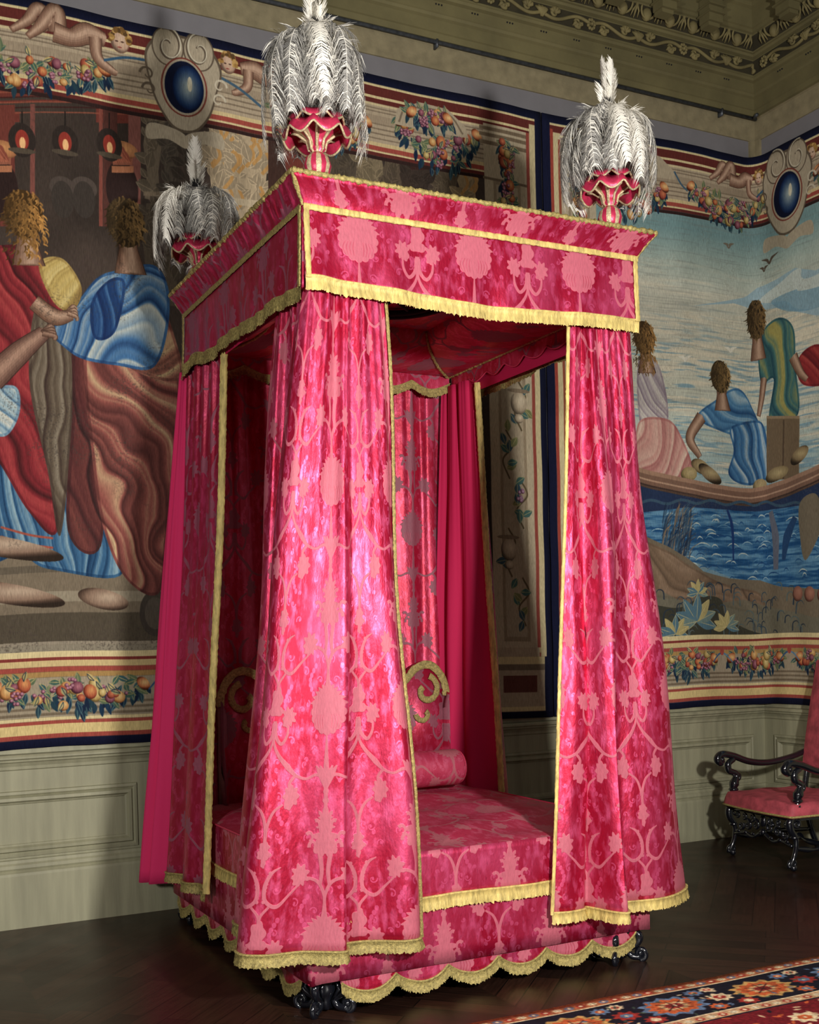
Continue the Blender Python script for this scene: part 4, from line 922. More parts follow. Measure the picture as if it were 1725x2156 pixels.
for k in range(8):
    a = k*PI/4; b.tube([(.69+.05*math.cos(a), -1.42+.05*math.sin(a), 3.14), (.69+.22*math.cos(a), -1.42+.22*math.sin(a), 3.14)], .008, 6)
for (p0, p1) in (((.2, -2.0), (1.2, -2.0)), ((.2, -.85), (1.2, -.85))): b.tube([(*p0, 3.14), (.69, (p0[1]+(.12 if p0[1] < -1 else -.1)), 3.14), (*p1, 3.14)], .009, 6)
b.build('round_ornament', M_TUFT, tl)
# inner valances: rear with fringe, right and left scalloped
def scallop(t, n, dep): return dep*abs(math.sin(PI*t*n))
def inner(name, a, c, zt, drop, n, dep, fr, m, seed):
    a, c = np.array(a, float), np.array(c, float); L = np.linalg.norm(c-a); N = 120; nrm = np.array([(c-a)[1], -(c-a)[0]])/L; P = np.zeros((N, 5, 3)); UV = np.zeros((N, 5, 2))
    for i in range(N):
        t = i/(N-1); zb = zt-drop-scallop(t, n, dep)
        for j in range(5):
            f = j/4; q = lerp(a, c, t)+nrm*.006*math.sin(t*40)*f; P[i, j] = (q[0], q[1], lerp(zt, zb, f)); UV[i, j] = (t*L, P[i, j, 2])
    b = MB(); b.grid(P, 0, UV); o = part(b, name, m)
    b = MB()
    if fr: fringe(b, P[:, -1]+[0, 0, .01], .05, 1, seed); b.build('fringe', M_GOLDB, o)
    else: b.tube(P[:, -1]+[nrm[0]*.003, nrm[1]*.003, 0], .004, 6); b.build('piping', M_PIPE, o)
    return o
inner('rear_inner_valance', (-.06, -.64), (1.42, -.64), 2.99, .045, 6, .04, True, M_HEAD, 8)
inner('side_inner_valance', (1.435, -.64), (1.435, -2.2), 2.99, .05, 8, .035, False, M_HEAD, 9)
inner('side_inner_valance', (-.06, -2.2), (-.06, -.64), 2.99, .05, 8, .035, False, M_HEAD, 10)
b = MB()
b.add([(1.452, -.63, 3.17), (1.452, -2.25, 3.17), (1.452, -2.25, 2.862), (1.452, -.63, 2.862)], [(0, 1, 2, 3)])
b.add([(-.09, -.63, 3.17), (-.09, -2.25, 3.17), (-.09, -2.25, 2.862), (-.09, -.63, 2.862)], [(0, 3, 2, 1)])
b.add([(-.08, -2.235, 3.17), (1.45, -2.235, 3.17), (1.45, -2.235, 2.87), (-.08, -2.235, 2.87)], [(0, 3, 2, 1)])
part(b, 'valance_lining', M_LINING, 'plain crimson lining behind the valances', smooth=False, solid=.003)
# posts hidden inside the curtains
for (x, y) in ((-.06, -2.17), (1.42, -2.17), (.05, -.46), (1.28, -.46)):
    b = MB(); b.lathe([(.0, .14), (.045, .14), (.045, .62), (.03, .64), (.04, .70), (.026, .8), (.022, 3.1), (.0, 3.1)], (x, y, 0), 14); part(b, 'bedpost', M_BLACK)
# headcloth falling in folds behind the pillow, and the shaped headboard with gold braid
def curtain(name, m, top, bot, zt, zb, nu=180, nv=46, pleat=.0, pf=60, seed=0, u0=0., ease=1.35, lin=None, mid=None, zoff=0., wob=.006, outer=1, inset=0.):
    A = resample(spline(top, 400), nu); B = resample(spline(bot, 400), nu); L = arclen(B); r = np.random.default_rng(seed); ph = r.random(6)*6.3; w_ = max(3, nu//7)|1; Ap = np.vstack([np.repeat(A[:1], w_//2, 0), A, np.repeat(A[-1:], w_//2, 0)]); As = np.stack([np.convolve(Ap[:, k], np.ones(w_)/w_, 'valid') for k in (0, 1)], 1); Az = A-As; Az[:, 1] += inset
    u = np.linspace(0, 1, nu); P = np.zeros((nu, nv, 3)); UV = np.zeros((nu, nv, 2))
    for j in range(nv):
        v = j/(nv-1); e = v**ease; C = As*(1-e)+B*e+Az*(1-v)**2.0; T = np.gradient(C, axis=0); T /= np.linalg.norm(T, axis=1)[:, None]+1e-9; Nn = np.stack([T[:, 1], -T[:, 0]], 1)
        pl = pleat*(1-v)**2.4*(np.sin(u*pf+ph[0]+.8*np.sin(u*9+ph[1]))+.4*np.sin(u*pf*2.1+ph[2]))
        pl += wob*np.sin(u*14+v*7+ph[3])*math.sin(v*PI)+wob*.45*np.sin(u*25-v*5+ph[4])*math.sin(v*PI)
        C = C+Nn*pl[:, None]; z = zt+(zb-zt)*v+zoff*np.sin(u*PI*2)*e
        P[:, j, 0], P[:, j, 1], P[:, j, 2] = C[:, 0], C[:, 1], z; UV[:, j, 0] = L+u0; UV[:, j, 1] = z-.18
    b = MB(); b.grid(P, 0, UV, outer > 0)
    o = b.build(name, [m]+([lin] if lin else []), bed)
    md = o.modifiers.new('cloth', 'SOLIDIFY'); md.thickness = .007; md.offset = -1
    if lin: md.material_offset = 1; md.material_offset_rim = 0
    return o, P
def wavy(a, c, n, amp, seed, k=3):
    r = random.Random(seed); a, c = np.array(a, float), np.array(c, float); d = c-a; L = np.linalg.norm(d); nn = np.array([d[1], -d[0]])/L; pts = []
    for i in range(n*2+1):
        t = i/(n*2)+(r.uniform(-.12, .12)/(n*2) if 0 < i < n*2 else 0); pts.append(tuple(a+d*t+nn*(amp*(1 if i % 2 else -1)*r.uniform(.6, 1.2))))
    return pts
hc, _ = curtain('headcloth', M_HEAD, wavy((-.08, -.56), (1.42, -.56), 9, .018, 3), wavy((-.08, -.54), (1.42, -.54), 9, .03, 3), 3.0, .55, 220, 30, .01, 90, 5)
for e in (-1, 1): pass
def outline_headboard():
    pts = [(.0, .6), (.0, 1.0), (.02, 1.10), (.0, 1.2), (.02, 1.28), (.07, 1.345), (.13, 1.365), (.20, 1.34), (.26, 1.28), (.32, 1.26), (.42, 1.33), (.54, 1.44), (.67, 1.49)]
    return pts+[(1.34-x, z) for x, z in pts[-2::-1]]
hb = [(x, z) for x, z in outline_headboard()]; hp = spline(hb, 120); nh = len(hp)
b = MB(); P = np.zeros((nh, 2, 3)); UV = np.zeros((nh, 2, 2))
zc = np.array([.67, .6])
for i in range(nh): P[i, 0] = (hp[i, 0], -.66, hp[i, 1]); P[i, 1] = (lerp(hp[i, 0], .67, .0) if i else 0, -.66, .6)
P[:, 1, 0] = hp[:, 0]; UV[..., 0] = P[..., 0]; UV[..., 1] = P[..., 2]
b.grid(P, 0, UV, True); hbo = part(b, 'headboard', M_HEAD, solid=.05)
b = MB()
galloon(b, [(x, -.668, z-.018) for x, z in hp[14:-14]], .045, (0, -1, 0), .006, 3)
for sg, cx in ((1, .13), (-1, 1.21)):
    t = np.linspace(0, 5.2, 30); R = .085*(1-.13*t); galloon(b, np.stack([cx+sg*R*np.cos(t+1.8), 0*t-.67, 1.2+R*np.sin(t+1.8)], 1), .036, (0, -1, 0), .007, 5)
    t = np.linspace(0, 4, 20); R = .05*(1-.16*t); galloon(b, np.stack([cx+sg*(.02+R*np.cos(t)), 0*t-.67, 1.07-R*np.sin(t)], 1), .03, (0, -1, 0), .007, 6)
b.build('gold_braid', M_GOLDB, hbo)
# bed curtains
def hem(o, P, lo=0, hi=None, h=.052, seed=0, m=None, flip=1, name='hem_fringe'):
    b = MB(); fringe(b, P[lo:hi, -1]+[0, 0, .012], h, flip, seed); b.build(name, m or M_GOLD, o)
def edge(o, P, i, w, nrm, m=None, seed=0, name='edge_braid', off=0.):
    b = MB(); q = P[i].copy(); q[:, 0] += nrm[0]*.006; q[:, 1] += nrm[1]*.006; galloon(b, q, w, (nrm[0], nrm[1], 0), .007, seed); b.build(name, m or M_GOLDB, o)
fl_top = [(-.095, -1.93), (-.110, -2.00), (-.085, -2.06), (-.112, -2.12), (-.09, -2.17), (-.108, -2.225), (-.07, -2.252), (-.06, -2.255), (-.01, -2.268), (.03, -2.25), (.07, -2.268), (.11, -2.25), (.15, -2.268), (.19, -2.25), (.235, -2.242)]
fl_bot = [(-.20, -1.64), (-.285, -1.68), (-.285, -1.78), (-.20, -1.84), (-.185, -1.95), (-.22, -2.05), (-.40, -2.10), (-.43, -2.20), (-.35, -2.265), (-.22, -2.285), (-.13, -2.345), (-.075, -2.375), (-.052, -2.35), (-.03, -2.275), (.04, -2.27), (.11, -2.30), (.19, -2.355), (.255, -2.36), (.292, -2.31)]
o, P = curtain('curtain', M_SILK, fl_top, fl_bot, 2.93, .29, 300, 60, .008, 62, 11, .965, .95, M_LINING, wob=.017, inset=.018)
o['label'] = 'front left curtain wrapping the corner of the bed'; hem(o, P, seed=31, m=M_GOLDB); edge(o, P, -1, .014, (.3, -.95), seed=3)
fr_top = [(1.145, -2.238), (1.165, -2.262), (1.19, -2.245), (1.22, -2.225), (1.25, -2.262), (1.30, -2.25), (1.34, -2.268), (1.38, -2.25), (1.42, -2.268), (1.45, -2.255), (1.468, -2.22), (1.45, -2.15), (1.47, -2.08), (1.45, -2.0)]
fr_bot = [(.945, -2.285), (1.02, -2.31), (1.10, -2.30), (1.135, -2.272), (1.155, -2.32), (1.185, -2.42), (1.225, -2.455), (1.27, -2.37), (1.31, -2.29), (1.40, -2.305), (1.52, -2.32), (1.64, -2.285), (1.76, -2.20), (1.79, -2.12), (1.70, -2.0), (1.62, -1.93), (1.68, -1.85), (1.6, -1.78)]
o, P = curtain('curtain', M_SILK, fr_top, fr_bot, 2.93, .29, 260, 60, .008, 56, 12, .05, 1.05, M_LINING, wob=.018, inset=.018)
o['label'] = 'front right curtain flaring outwards at the hem'; hem(o, P, seed=32, m=M_GOLD); edge(o, P, 0, .016, (-.3, -.95), M_GOLD, 4)
bl_top = [(-.10, -.60), (-.115, -.65), (-.085, -.71), (-.112, -.77), (-.085, -.83), (-.112, -.89), (-.085, -.95), (-.112, -1.02), (-.085, -1.09), (-.09, -1.16)]
bl_bot = [(-.21, -.45), (-.27, -.53), (-.21, -.63), (-.20, -.70), (-.25, -.76), (-.255, -.84), (-.205, -.90), (-.205, -.98), (-.235, -1.05), (-.23, -1.10)]
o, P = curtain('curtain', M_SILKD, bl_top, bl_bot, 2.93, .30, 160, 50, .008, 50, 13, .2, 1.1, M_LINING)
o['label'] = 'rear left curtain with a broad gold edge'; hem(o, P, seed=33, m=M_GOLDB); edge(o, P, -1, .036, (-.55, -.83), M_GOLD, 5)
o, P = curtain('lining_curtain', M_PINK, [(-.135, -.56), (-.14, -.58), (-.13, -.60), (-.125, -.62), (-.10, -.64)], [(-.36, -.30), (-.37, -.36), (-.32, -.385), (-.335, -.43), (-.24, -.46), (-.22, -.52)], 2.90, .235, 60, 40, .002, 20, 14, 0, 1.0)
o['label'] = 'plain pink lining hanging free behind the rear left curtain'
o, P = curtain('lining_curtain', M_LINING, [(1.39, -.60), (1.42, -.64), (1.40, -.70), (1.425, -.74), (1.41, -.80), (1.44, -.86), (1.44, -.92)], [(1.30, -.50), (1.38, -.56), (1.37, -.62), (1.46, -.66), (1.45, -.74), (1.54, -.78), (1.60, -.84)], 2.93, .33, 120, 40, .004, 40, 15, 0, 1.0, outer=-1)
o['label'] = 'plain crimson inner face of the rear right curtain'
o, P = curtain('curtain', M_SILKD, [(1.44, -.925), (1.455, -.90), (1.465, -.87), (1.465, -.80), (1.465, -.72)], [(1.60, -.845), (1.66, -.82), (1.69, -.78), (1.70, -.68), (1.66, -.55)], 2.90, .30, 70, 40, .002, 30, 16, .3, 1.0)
o['label'] = 'rear right curtain, its figured face turned outwards'; hem(o, P, seed=34, m=M_GOLDB); edge(o, P, 0, .036, (-.6, -.8), M_GOLD, 6)
# bases: box covering with piping, and scalloped skirt with fringe
def rect_path(x0, x1, y0, y1, n=40):
    return np.array([lerp(np.array(a, float), np.array(c, float), t) for a, c in (((x0, y1), (x0, y0)), ((x0, y0), (x1, y0)), ((x1, y0), (x1, y1))) for t in np.linspace(0, 1, n)])
RP = rect_path(BX0, BX1, BYF, BYB); Lr = arclen(RP)
b = MB(); n = len(RP); P = np.zeros((n, 8, 3)); UV = np.zeros((n, 8, 2))
for i in range(n):
    for j in range(8):
        z = lerp(.60, .145, j/7); P[i, j] = (RP[i, 0], RP[i, 1], z); UV[i, j] = (Lr[i]+.1, z+.35)
b.grid(P, 0, UV); bs = part(b, 'base_cover', M_SILK, smooth=True, solid=.01)
b = MB(); b.tube(P[:, -1]+[0, 0, 0], .008, 8); b.build('piping', M_PIPE, bs)
b = MB()
b.box(BX0+.02, BX1-.02, BYF+.02, BYB-.02, .15, .55); part(b, 'bed_frame', M_BLACK, smooth=False)
def skirt(a, c, n, seed):
    a, c = np.array(a, float), np.array(c, float); L = np.linalg.norm(c-a); N = 30*n; P = np.zeros((N, 4, 3)); UV = np.zeros((N, 4, 2)); nrm = np.array([(c-a)[1], -(c-a)[0]])/L
    for i in range(N):
        t = i/(N-1); zb = .128-.052*abs(math.sin(PI*t*n))**.85
        for j in range(4):
            f = j/3; q = lerp(a, c, t)+nrm*.010*math.sin(t*n*2*PI+seed)*f; P[i, j] = (q[0], q[1], lerp(.165, zb, f)); UV[i, j] = (t*L, P[i, j, 2])
    b = MB(); b.grid(P, 0, UV); o = part(b, 'scalloped_skirt', M_SILK, solid=.004)
    b = MB(); fringe(b, P[:, -1]+[0, 0, .012], .052, 1, seed); b.build('fringe', M_GOLDB, o)
skirt((-.03, BYF+.006), (1.435, BYF+.006), 6, 41)
skirt((BX0+.01, BYB), (BX0+.01, -2.10), 7, 42)
skirt((BX1-.01, -2.10), (BX1-.01, BYB), 7, 43)
# carved scroll feet
def volute(b, c, ux, R, turns, r0, r1, up=1, a0=0., n=46, flat=None):
    t = np.linspace(0, turns*2*PI, n); RR = R*np.exp(-.17*t); u = np.array(ux, float)
    P = np.array([np.array(c)+u*rr*math.cos(a+a0)+np.array([0, 0, up])*rr*math.sin(a+a0) for rr, a in zip(RR, t)])
    b.tube(P, np.linspace(r0, r1, n), 8); return P
def carved_foot(x, y, h=.15):
    b = MB()
    b.lathe([(0, h+.02), (.075, h+.02), (.08, h), (.07, h-.02), (.055, h-.035), (.06, h-.05), (.045, h-.08), (.03, h-.11), (.035, .012), (0, .012)], (x, y, 0), 16, rfun=lambda r, z, a: (r*(1+.10*math.cos(8*a)), z))
    for k in range(4):
        a = PI/4+k*PI/2+PI/4*0; d = np.array([math.cos(a), math.sin(a), 0])
        s = spline([np.array([x, y, h-.01])+d*.045, np.array([x, y, h-.03])+d*.095, np.array([x, y, h-.07])+d*.085, np.array([x, y, .05])+d*.045, np.array([x, y, .022])+d*.06, np.array([x, y, .018])+d*.10], 26)
        b.tube(s, np.interp(np.linspace(0, 1, 26), [0, .3, .6, 1], [.014, .020, .014, .017]), 10)
        volute(b, np.array([x, y, .036])+d*.10, d, .032, 1.3, .015, .006, 1, -PI/2)
        volute(b, np.array([x, y, h-.02])+d*.07, d, .028, 1.3, .012, .005, 1, PI/2)
        sd = np.array([-d[1], d[0], 0])
        for sg in (-1, 1): b.tube([np.array([x, y, h-.01])+d*.06+sd*sg*.02, np.array([x, y, h-.05])+d*.075+sd*sg*.022, np.array([x, y, .05])+d*.04+sd*sg*.012], [.006, .009, .005], 8)
        b.ball(np.array([x, y, .036])+d*.10, .016, 8)
    return part(b, 'carved_foot', M_BLACK)
for x, y in ((-.06, -2.13), (1.39, -2.16), (-.05, -.38), (1.40, -.38)): carved_foot(x, y)
# ------------------------------------------------------------------ coverlet and bolster
def coverlet():
    x0, x1, y0, y1 = BX0-.012, BX1+.012, -2.249, -.66; nx, ny = 60, 60; b = MB(); P = np.zeros((nx, ny, 3)); UV = np.zeros((nx, ny, 2)); N = lambda x, y: .006*math.sin(x*11+y*3)+.005*math.sin(y*17-x*5)
    for i in range(nx):
        for j in range(ny):
            u, v = i/(nx-1), j/(ny-1); x, y = lerp(x0, x1, u), lerp(y0, y1, v)
            e = min(u, 1-u)*12; f = min(v*14, 1); z = .622+.035*min(1, e)*min(1, v*3)+N(x, y)*min(1, e, v*14)-.012*(1-min(1, e))**2*0
            P[i, j] = (x, y, z); UV[i, j] = (x*1.0, y)
    b.grid(P, 0, UV, True)
    top = b.build('coverlet', M_COVER)
    tag(top, 'worn crimson silk coverlet with gold fringed drop lying on the bed', 'coverlet')
    pth = rect_path(x0, x1, y0, y1, 50); Lp = arclen(pth); n = len(pth); Q = np.zeros((n, 8, 3)); UV = np.zeros((n, 8, 2))
    for i in range(n):
        for j in range(8):
            z = lerp(.622, .425, j/7)+.004*math.sin(Lp[i]*9)*j/7; o = .005*math.sin(Lp[i]*21)*(j/7); Q[i, j] = (pth[i, 0], pth[i, 1]-abs(o), z); UV[i, j] = (Lp[i]+.13, z+.08)
    b = MB(); b.grid(Q, 0, UV); dr = b.build('side_drop', M_SILK, top); md = dr.modifiers.new('cloth', 'SOLIDIFY'); md.thickness = .006; md.offset = 1
    b = MB(); fringe(b, Q[:, -1]+[0, 0, .01], .06, 1, 51); b.build('fringe', M_GOLD, dr)
    b = MB(); b.tube(pth[:, [0, 1, 1]]*[1, 1, 0]+[0, 0, .624], .005, 6); b.build('piping', M_PIPE, top)
    b = MB(); b.box(x0+.01, x1-.01, y0+.012, y1, .56, .618); mt = b.build('mattress', M_LINING, bed, False)
coverlet()
b = MB(); n = 26; prof = [(.0, .0), (.05, .004), (.085, .012), (.10, .04), (.104, .10), (.10, .35), (.105, .7), (.10, 1.0), (.102, 1.12), (.085, 1.15), (.05, 1.158), (0, 1.16)]
vs = []; uvs = []
for i, (r_, l_) in enumerate(prof):
    for j in range(n+1):
        a = 2*PI*j/n; vs.append((.17+l_, -.84+r_*math.cos(a), .777+r_*math.sin(a)*.98)); uvs.append((l_, a*.105))
b.add(vs, [(i*(n+1)+j, (i+1)*(n+1)+j, (i+1)*(n+1)+j+1, i*(n+1)+j+1) for i in range(len(prof)-1) for j in range(n)][::-1], 0, uvs)
bo = tag(b.build('bolster', M_COVER), 'round crimson silk bolster lying across the head of the bed', 'bolster')
for l_ in (.02, 1.14): b = MB(); b.tube([(.17+l_, -.84+.088*math.cos(a), .777+.088*math.sin(a)) for a in np.linspace(0, 2*PI, 40)], .004, 6); b.build('piping', M_PIPE, bo)

# ------------------------------------------------------------------ plumed finials
def feather(path, width, seed, twist=0., droop=.35, up=(0, 0, 0), dens=1.):
    """one ostrich feather: pale shaft with long soft barbs"""
    r = np.random.default_rng(seed); L = arclen(np.asarray(path)); n = 40; S = spline(path, n); b = MB()
    b.tube(S, np.linspace(.0022, .0008, n), 5, 0)
    T = np.gradient(S, axis=0); T /= np.linalg.norm(T, axis=1)[:, None]; ax = np.array([0, 0, 1.])
    rad = S.copy(); rad[:, 2] = 0; rn = np.linalg.norm(rad, axis=1)[:, None]; rad = np.where(rn > .02, rad/(rn+1e-9), np.array(up) if np.linalg.norm(up) else np.array([1., 0, 0]))
    side = np.cross(T, rad); sn = np.linalg.norm(side, axis=1)[:, None]; side = np.where(sn > .15, side/(sn+1e-9), np.cross(rad, ax)); N = np.cross(side, T)
    m = int(135*dens)
    for k in range(m):
        f = .06+.94*(k+r.random())/m; i = f*(n-1); i0 = min(int(i), n-2); w = i-i0; p = S[i0]*(1-w)+S[i0+1]*w; t = T[i0]; s = side[i0]; q = N[i0]
        wl_ = width*(math.sin(PI*min(1, .12+f*.80))**.6)*r.uniform(.6, 1.3)
        for sg in (-1, 1):
            a = r.uniform(.45, .75); d0 = s*sg*math.cos(a)+t*math.sin(a); c1 = r.uniform(-.15, .25); j = r.normal(0, .12, 3)
            p1 = p+d0*wl_*.5+q*wl_*.12*c1+j*wl_*.12; p2 = p+d0*wl_*.85+t*wl_*droop*.6+q*wl_*(-.15)+np.array([0, 0, -1])*wl_*.22+j*wl_*.3
            p3 = p+d0*wl_*1.0+t*wl_*droop*1.3+q*wl_*(-.35)+np.array([0, 0, -1])*wl_*.55+j*wl_*.5; wd = .0021
            e = t*wd*r.uniform(.8, 1.5)
            b.add([p-e, p+e, p1-e, p1+e, p2-e*.8, p2+e*.8, p3], [(0, 1, 3, 2), (2, 3, 5, 4), (4, 5, 6)], 1 if r.random() < .72 else 0)
    return b
FEATH = []
def plume_set(seed, H0, rz, spread=1.):
    rr = random.Random(seed); out = []; fa = math.atan2(CY+2.2, CX-.4)-rz
    for n_, (cnt, Rm, Hm, wd, e0) in enumerate(((11, .205, 1.0, .066, .16), (10, .175, .90, .062, .22), (10, .135, .72, .055, .245))):
        for k in range(cnt):
            a = 2*PI*(k+.5*(n_ == 1)+.25*(n_ == 2))/cnt+rr.uniform(-.15, .15); R = Rm*rr.uniform(.92, 1.06)*spread; H = H0*Hm*rr.uniform(.95, 1.0)
            fr = max(0, math.cos(a-fa)); e = e0+(.07*fr if n_ == 0 else .03*fr)+rr.uniform(-.03, .03)
            pr = [(.012, .18), (.025, H*.72), (.35*R, H*.95), (.68*R, H*.97), (R*.94, H-(H-e)*.30), (R*1.02, H-(H-e)*.68), (R*rr.uniform(.95, 1.1), e)]
            tw = rr.uniform(-.5, .5); out.append(([(r_*math.cos(a+tw*(1-z/H0)*r_/R*.6), r_*math.sin(a+tw*(1-z/H0)*r_/R*.6), z) for r_, z in pr], wd, rr.random() < .3))
    return out
def finial(loc, lab, rz, seed, H0=.55, spread=1., top=1.):
    t = empty('plumed_finial', loc, rz); tag(t, lab, 'finial', 'plumed finials on the bed canopy')
    b = MB(); b.lathe([(0, -.058), (.026, -.052), (.047, -.032), (.056, 0), (.047, .032), (.026, .052), (.016, .05)], (0, 0, .07), 32, 0, None, lambda f, i: 1 if (f*8) % 1 < .42 else 0)
    b.lathe([(.03, -.022), (.03, -.012), (.018, .0), (.018, .03)], (0, 0, 0), 16)
    b.build('striped_ball', [M_BALLP, M_RIB], t, loc=1)
    b = MB(); b.lathe([(.018, .09), (.022, .10), (.024, .125), (.034, .135), (.028, .15), (.036, .17), (.06, .195), (.09, .212)], (0, 0, 0), 40, 0, lambda r, z, a: (r*(1+.05*math.cos(8*a)), z), lambda f, i: 1 if (f*8) % 1 < .36 or i < 2 else 0)
    cup = b.build('cup', [M_BALLP, M_RIB], t, loc=1)
    b = MB()
    def flut(r, z, a):
        k = max(0, (r-.05)/.075); return r*(1+.03*math.cos(8*a)*k), z-.030*k*abs(math.sin(4*a))*k+.0
    b.lathe([(.03, .195), (.06, .222), (.09, .236), (.118, .225), (.132, .198)], (0, 0, 0), 64, 0, flut)
    b.lathe([(.03, .235), (.055, .26), (.08, .27), (.10, .262), (.112, .245)], (0, 0, 0), 64, 0, lambda r, z, a: flut(r, z, a+PI/8))
    fr_ = b.build('scalloped_frill', M_BALLP, t, loc=1)
    md = fr_.modifiers.new('cloth', 'SOLIDIFY'); md.thickness = .003
    b = MB()
    for (R, Z, o) in ((.132, .198, 0), (.112, .245, PI/8)):
        pts = []
        for a in np.linspace(0, 2*PI, 90): r_, z_ = flut(R, Z, a+o); pts.append((r_*math.cos(a), r_*math.sin(a), z_))
        b.tube(pts, .0048, 6)
    for k in range(8):
        a = k*PI/4+.1; b.tube([(.03*math.cos(a), .03*math.sin(a), .13), (.04*math.cos(a), .04*math.sin(a), .17), (.075*math.cos(a), .075*math.sin(a), .195), (.10*math.cos(a), .10*math.sin(a), .20)], .006, 6)
    b.build('silver_braid', M_RIB, fr_, loc=1)
    for i, (pth, w, kind) in enumerate(plume_set(seed, H0, rz, spread)):
        b = feather(pth, w, seed*100+i); b.build('feather', [M_WHITE, M_WHITE if kind else M_GREY], t, loc=1)
    zt = H0+.012
    b = MB(); r = np.random.default_rng(seed)
    for k in range(420):
        a, z = r.uniform(0, 2*PI), zt-.03+r.random()*.07; d = np.array([math.cos(a), math.sin(a), 0]); p = d*.012+[0, 0, z]; e = np.array([-d[1], d[0], 0])*.0012; q = d*.034+[0, 0, z+r.uniform(.01, .035)]
        b.add([p-e, p+e, q], [(0, 1, 2)])
    b.lathe([(0, zt-.05), (.016, zt-.04), (.017, zt+.03), (0, zt+.05)], (0, 0, 0), 10); b.build('black_tuft', M_TUFT, t, loc=1)
    for k in range(6):
        a = k*PI/3+.4; s_ = .004+.009*(k % 2); H = (.19+.03*(k % 2))*top
        b = feather([(s_*math.cos(a), s_*math.sin(a), zt), (s_*1.6*math.cos(a), s_*1.6*math.sin(a), zt+H*.5), (s_*2.2*math.cos(a)+.004, s_*2.2*math.sin(a), zt+H)], .036, seed*100+50+k, 0, .9, (math.cos(a+1.57), math.sin(a+1.57), 0), .9)
        b.build('top_feather', [M_WHITE, M_WHITE], t, loc=1)
    return t
CT = 3.297
finial((-.03, -2.20, CT), 'plumed finial on the front left corner of the canopy, nearest and largest', .3, 3, .585, .98)
finial((1.395, -2.20, CT), 'plumed finial on the front right corner of the canopy, by the pale tapestry', 1.4, 5, .54, 1.03, 1.0)
finial((-.065, -.70, CT), 'low drooping plumed finial at the rear left of the canopy, over the side cornice', .9, 7, .50, 1.05, 1.15)

# ------------------------------------------------------------------ armchair (built facing +y, then turned)
ch = empty('armchair', (3.882, -.916, 0), PI/2-.1)
tag(ch, 'black carved armchair with rose damask seat and tall back, by the right wall', 'armchair')
def cpart(b, name, m, smooth=True): return b.build(name, m, ch, smooth, loc=1)
W2 = .30; YF2, YB2 = .36, -.22
def leg_front(sx):
    b = MB(); x = sx*W2; y = YF2
    s = spline([(x, y, .34), (x+.0, y+.035, .31), (x, y+.03, .26), (x, y-.01, .20), (x, y-.005, .12), (x, y+.02, .06), (x, y+.045, .025)], 40)
    b.tube(s, np.interp(np.linspace(0, 1, 40), [0, .2, .5, .8, 1], [.02, .026, .018, .014, .016]), 10)
    volute(b, (x, y+.015, .045), (0, 1, 0), .034, 1.5, .013, .005, 1, -.6); volute(b, (x, y-.015, .29), (0, 1, 0), .036, 1.5, .013, .005, 1, .6)
    b.ball((x, y+.01, .022), .022, 12); b.ball((x, y, .345), .034, 12, sc=(1, 1, .6)); b.lathe([(.02, .2), (.03, .21), (.02, .22)], (x, y, 0), 12)
    return b
def leg_rear(sx):
    b = MB(); x = sx*(W2-.02); y = YB2
    b.tube(spline([(x, y-.10, 0), (x, y-.05, .12), (x, y, .30), (x, y, .44), (x, y-.06, .75), (x, y-.17, 1.22)], 40), .02, 10); b.ball((x, y-.17, 1.24), .028, 10); return b
for sx in (-1, 1): cpart(leg_front(sx), 'leg', M_BLACK); cpart(leg_rear(sx), 'leg', M_BLACK)
# seat with bowed front corners
def cushion(b, x0, x1, y0, y1, z0, z1, n=26, bow=.0):
    P = np.zeros((n, n, 3))
    for i in range(n):
        for j in range(n):
            u, v = i/(n-1)*2-1, j/(n-1)*2-1
            k = (1-abs(u)**6)*(1-abs(v)**6); x = lerp(x0, x1, (u+1)/2)+.015*v*0; y = lerp(y0, y1, (v+1)/2)+bow*(1-u*u)*(v > 0)*v
            q_ = .018*(1-k); P[i, j] = (x*(1+.03*(k > 0.02)), y, z0+(z1-z0)*(.75*min(1, k*6)**.5+.25*k)+.004*math.sin(u*9+v*7))
    b.grid(P, 0, P[..., :2].copy()); Q = P.copy(); Q[..., 2] = z0-.012; b.grid(Q, 0, P[..., :2].copy(), True)
b = MB(); cushion(b, -W2-.04, W2+.04, YB2-.01, YF2+.05, .345, .44, 48, .03)
o = cpart(b, 'seat', M_SEAT)
b = MB()
for pts in ([(-W2-.04, YB2, .342), (-W2-.04, YF2+.05, .342)], [(W2+.04, YB2, .342), (W2+.04, YF2+.05, .342)]): b.tube(pts, .007, 8)
b.tube([(x, YF2+.05+.03*(1-(x/(W2+.04))**2), .342) for x in np.linspace(-W2-.04, W2+.04, 20)], .007, 8)
b.build('gold_cord', M_GOLDB, o, loc=1)
b = MB(); b.box(-W2, W2, YB2, YF2+.01, .31, .345); cpart(b, 'seat_frame', M_BLACK, False)
b = MB(); nx, nz = 16, 22; P = np.zeros((nx, nz, 3))
for i in range(nx):
    for j in range(nz):
        u, v = i/(nx-1)*2-1, j/(nz-1); x = u*(W2-.0); z = .56+.72*v; bul = .035*(1-abs(u)**4)*(1-abs(2*v-1)**6)
        y = YB2-.01-.10*max(0, v)**1.2*1.35-.015; top = .04*(1-u*u)*(v > .9)
        P[i, j] = (x, y+.03+bul, z+top)
b.grid(P, 0, P[..., [0, 2]].copy(), True); Q = P.copy(); Q[..., 1] = P[0:1, :, 1]-.045; b.grid(Q, 0, P[..., [0, 2]].copy())
for e in (0, -1): b.grid(np.stack([P[e], Q[e]], 0) if e else np.stack([Q[e], P[e]], 0), 0)
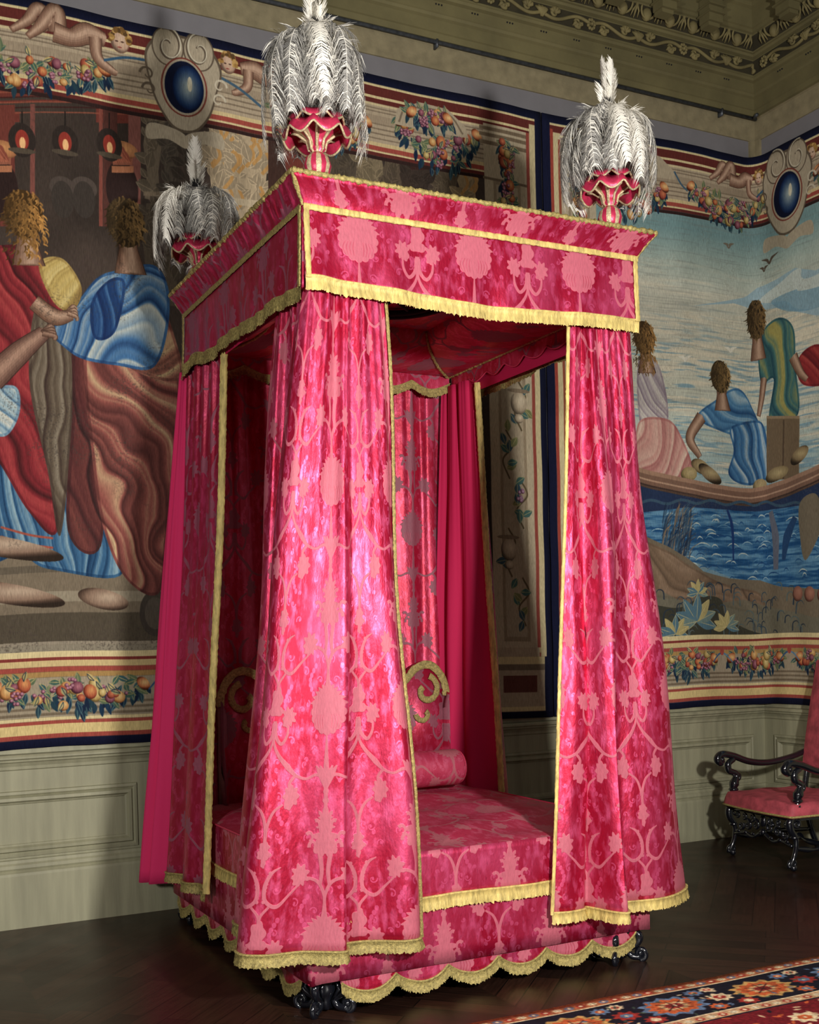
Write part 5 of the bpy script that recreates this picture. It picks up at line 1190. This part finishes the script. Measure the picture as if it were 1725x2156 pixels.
b.grid(np.stack([P[:, -1], Q[:, -1]], 1), 0); b.grid(np.stack([Q[:, 0], P[:, 0]], 1), 0)
cpart(b, 'backrest', M_SEAT)
for sx in (-1, 1):
    b = MB(); x = sx*(W2+.015)
    s = spline([(x-.0*sx, YB2-.03, .66), (x, YB2+.10, .625), (x+sx*.01, .05, .60), (x+sx*.015, .2, .615), (x+sx*.02, .33, .66), (x+sx*.02, .42, .675), (x+sx*.02, .455, .645), (x+sx*.02, .43, .615), (x+sx*.02, .405, .632)], 70)
    b.tube(s, np.interp(np.linspace(0, 1, 70), [0, .3, .6, .8, 1], [.02, .022, .024, .026, .012]), 12); b.ball((x+sx*.02, .42, .64), .018, 10, sc=(1.4, 1, 1)); cpart(b, 'arm', M_BLACK)
    b = MB(); s = spline([(x+sx*.01, .33, .64), (x+sx*.012, .375, .61), (x+sx*.012, .37, .565), (x+.0, .32, .54), (x, .33, .50), (x, .345, .46), (x, .345, .43), (x, .345, .40)], 50)
    b.tube(s, np.interp(np.linspace(0, 1, 50), [0, .2, .5, .65, .85, 1], [.018, .024, .018, .034, .018, .024]), 12)
    volute(b, (x, .315, .515), (0, 1, 0), .034, 1.4, .014, .006, 1, .4); b.ball((x, .345, .438), .034, 12, sc=(1, 1, .5)); cpart(b, 'arm_support', M_BLACK)
b = MB()   # carved front rail of scrolls
for sx in (-1, 1):
    for k, (cx, R) in enumerate(((.07, .042), (.15, .036), (.22, .03))):
        volute(b, (sx*cx, YF2, .235-.012*k), (sx, 0, 0), R, 1.5, .012, .004, 1, .5+k); volute(b, (sx*(cx+.02), YF2+.01, .285), (sx, 0, 0), R*.7, 1.4, .009, .004, -1, 1.2)
    b.tube(spline([(sx*.02, YF2, .19), (sx*.10, YF2, .155), (sx*.18, YF2, .17), (sx*.28, YF2, .15)], 24), .012, 8)
    for q in (.09, .17, .24): b.ball((sx*q, YF2+.01, .175), .016, 8, sc=(1.2, .6, .8))
b.ball((0, YF2, .27), .03, 12, sc=(1, .6, 1.3)); b.ball((0, YF2, .20), .022, 10)
b.tube([(-W2, YF2, .32), (W2, YF2, .32)], .016, 10); cpart(b, 'front_rail', M_BLACK)
b = MB()
for sx in (-1, 1): b.tube(spline([(sx*W2, YF2-.01, .14), (sx*(W2-.01), .2, .12), (sx*(W2-.01), .05, .14), (sx*(W2-.02), YB2-.03, .13)], 30), np.interp(np.linspace(0, 1, 30), [0, .2, .35, .5, .65, .8, 1], [.012, .02, .010, .024, .010, .02, .012]), 10)
b.tube(spline([(-W2, .07, .13), (-.1, .09, .135), (0, .07, .15), (.1, .09, .135), (W2, .07, .13)], 40), np.interp(np.linspace(0, 1, 40), [0, .2, .35, .5, .65, .8, 1], [.012, .02, .010, .026, .010, .02, .012]), 10); cpart(b, 'stretcher', M_BLACK)

# ------------------------------------------------------------------ rug
RX0, RX1, RY0, RY1 = -.25, 3.95, -5.3, -2.635
rc = rug_canvas(RX1-RX0, RY1-RY0)
b = MB(); nx, ny = 90, 60; P = np.zeros((nx, ny, 3)); UV = np.zeros((nx, ny, 2))
for i in range(nx):
    for j in range(ny):
        u, v = i/(nx-1), j/(ny-1); x, y = lerp(RX0, RX1, u), lerp(RY0, RY1, v); P[i, j] = (x, y+.006*math.sin(x*3)*v-.012*(u)*v, .012+.0015*math.sin(x*8+y*5)); UV[i, j] = (u, v)
b.grid(P, 0, UV, True)
rg = b.build('rug', woven('rug_pile', rc.image('rug_pattern'), .6)); md = rg.modifiers.new('pile', 'SOLIDIFY'); md.thickness = .011; md.offset = -1
tag(rg, 'patterned oriental rug with navy border on the dark parquet in front of the bed', 'rug')
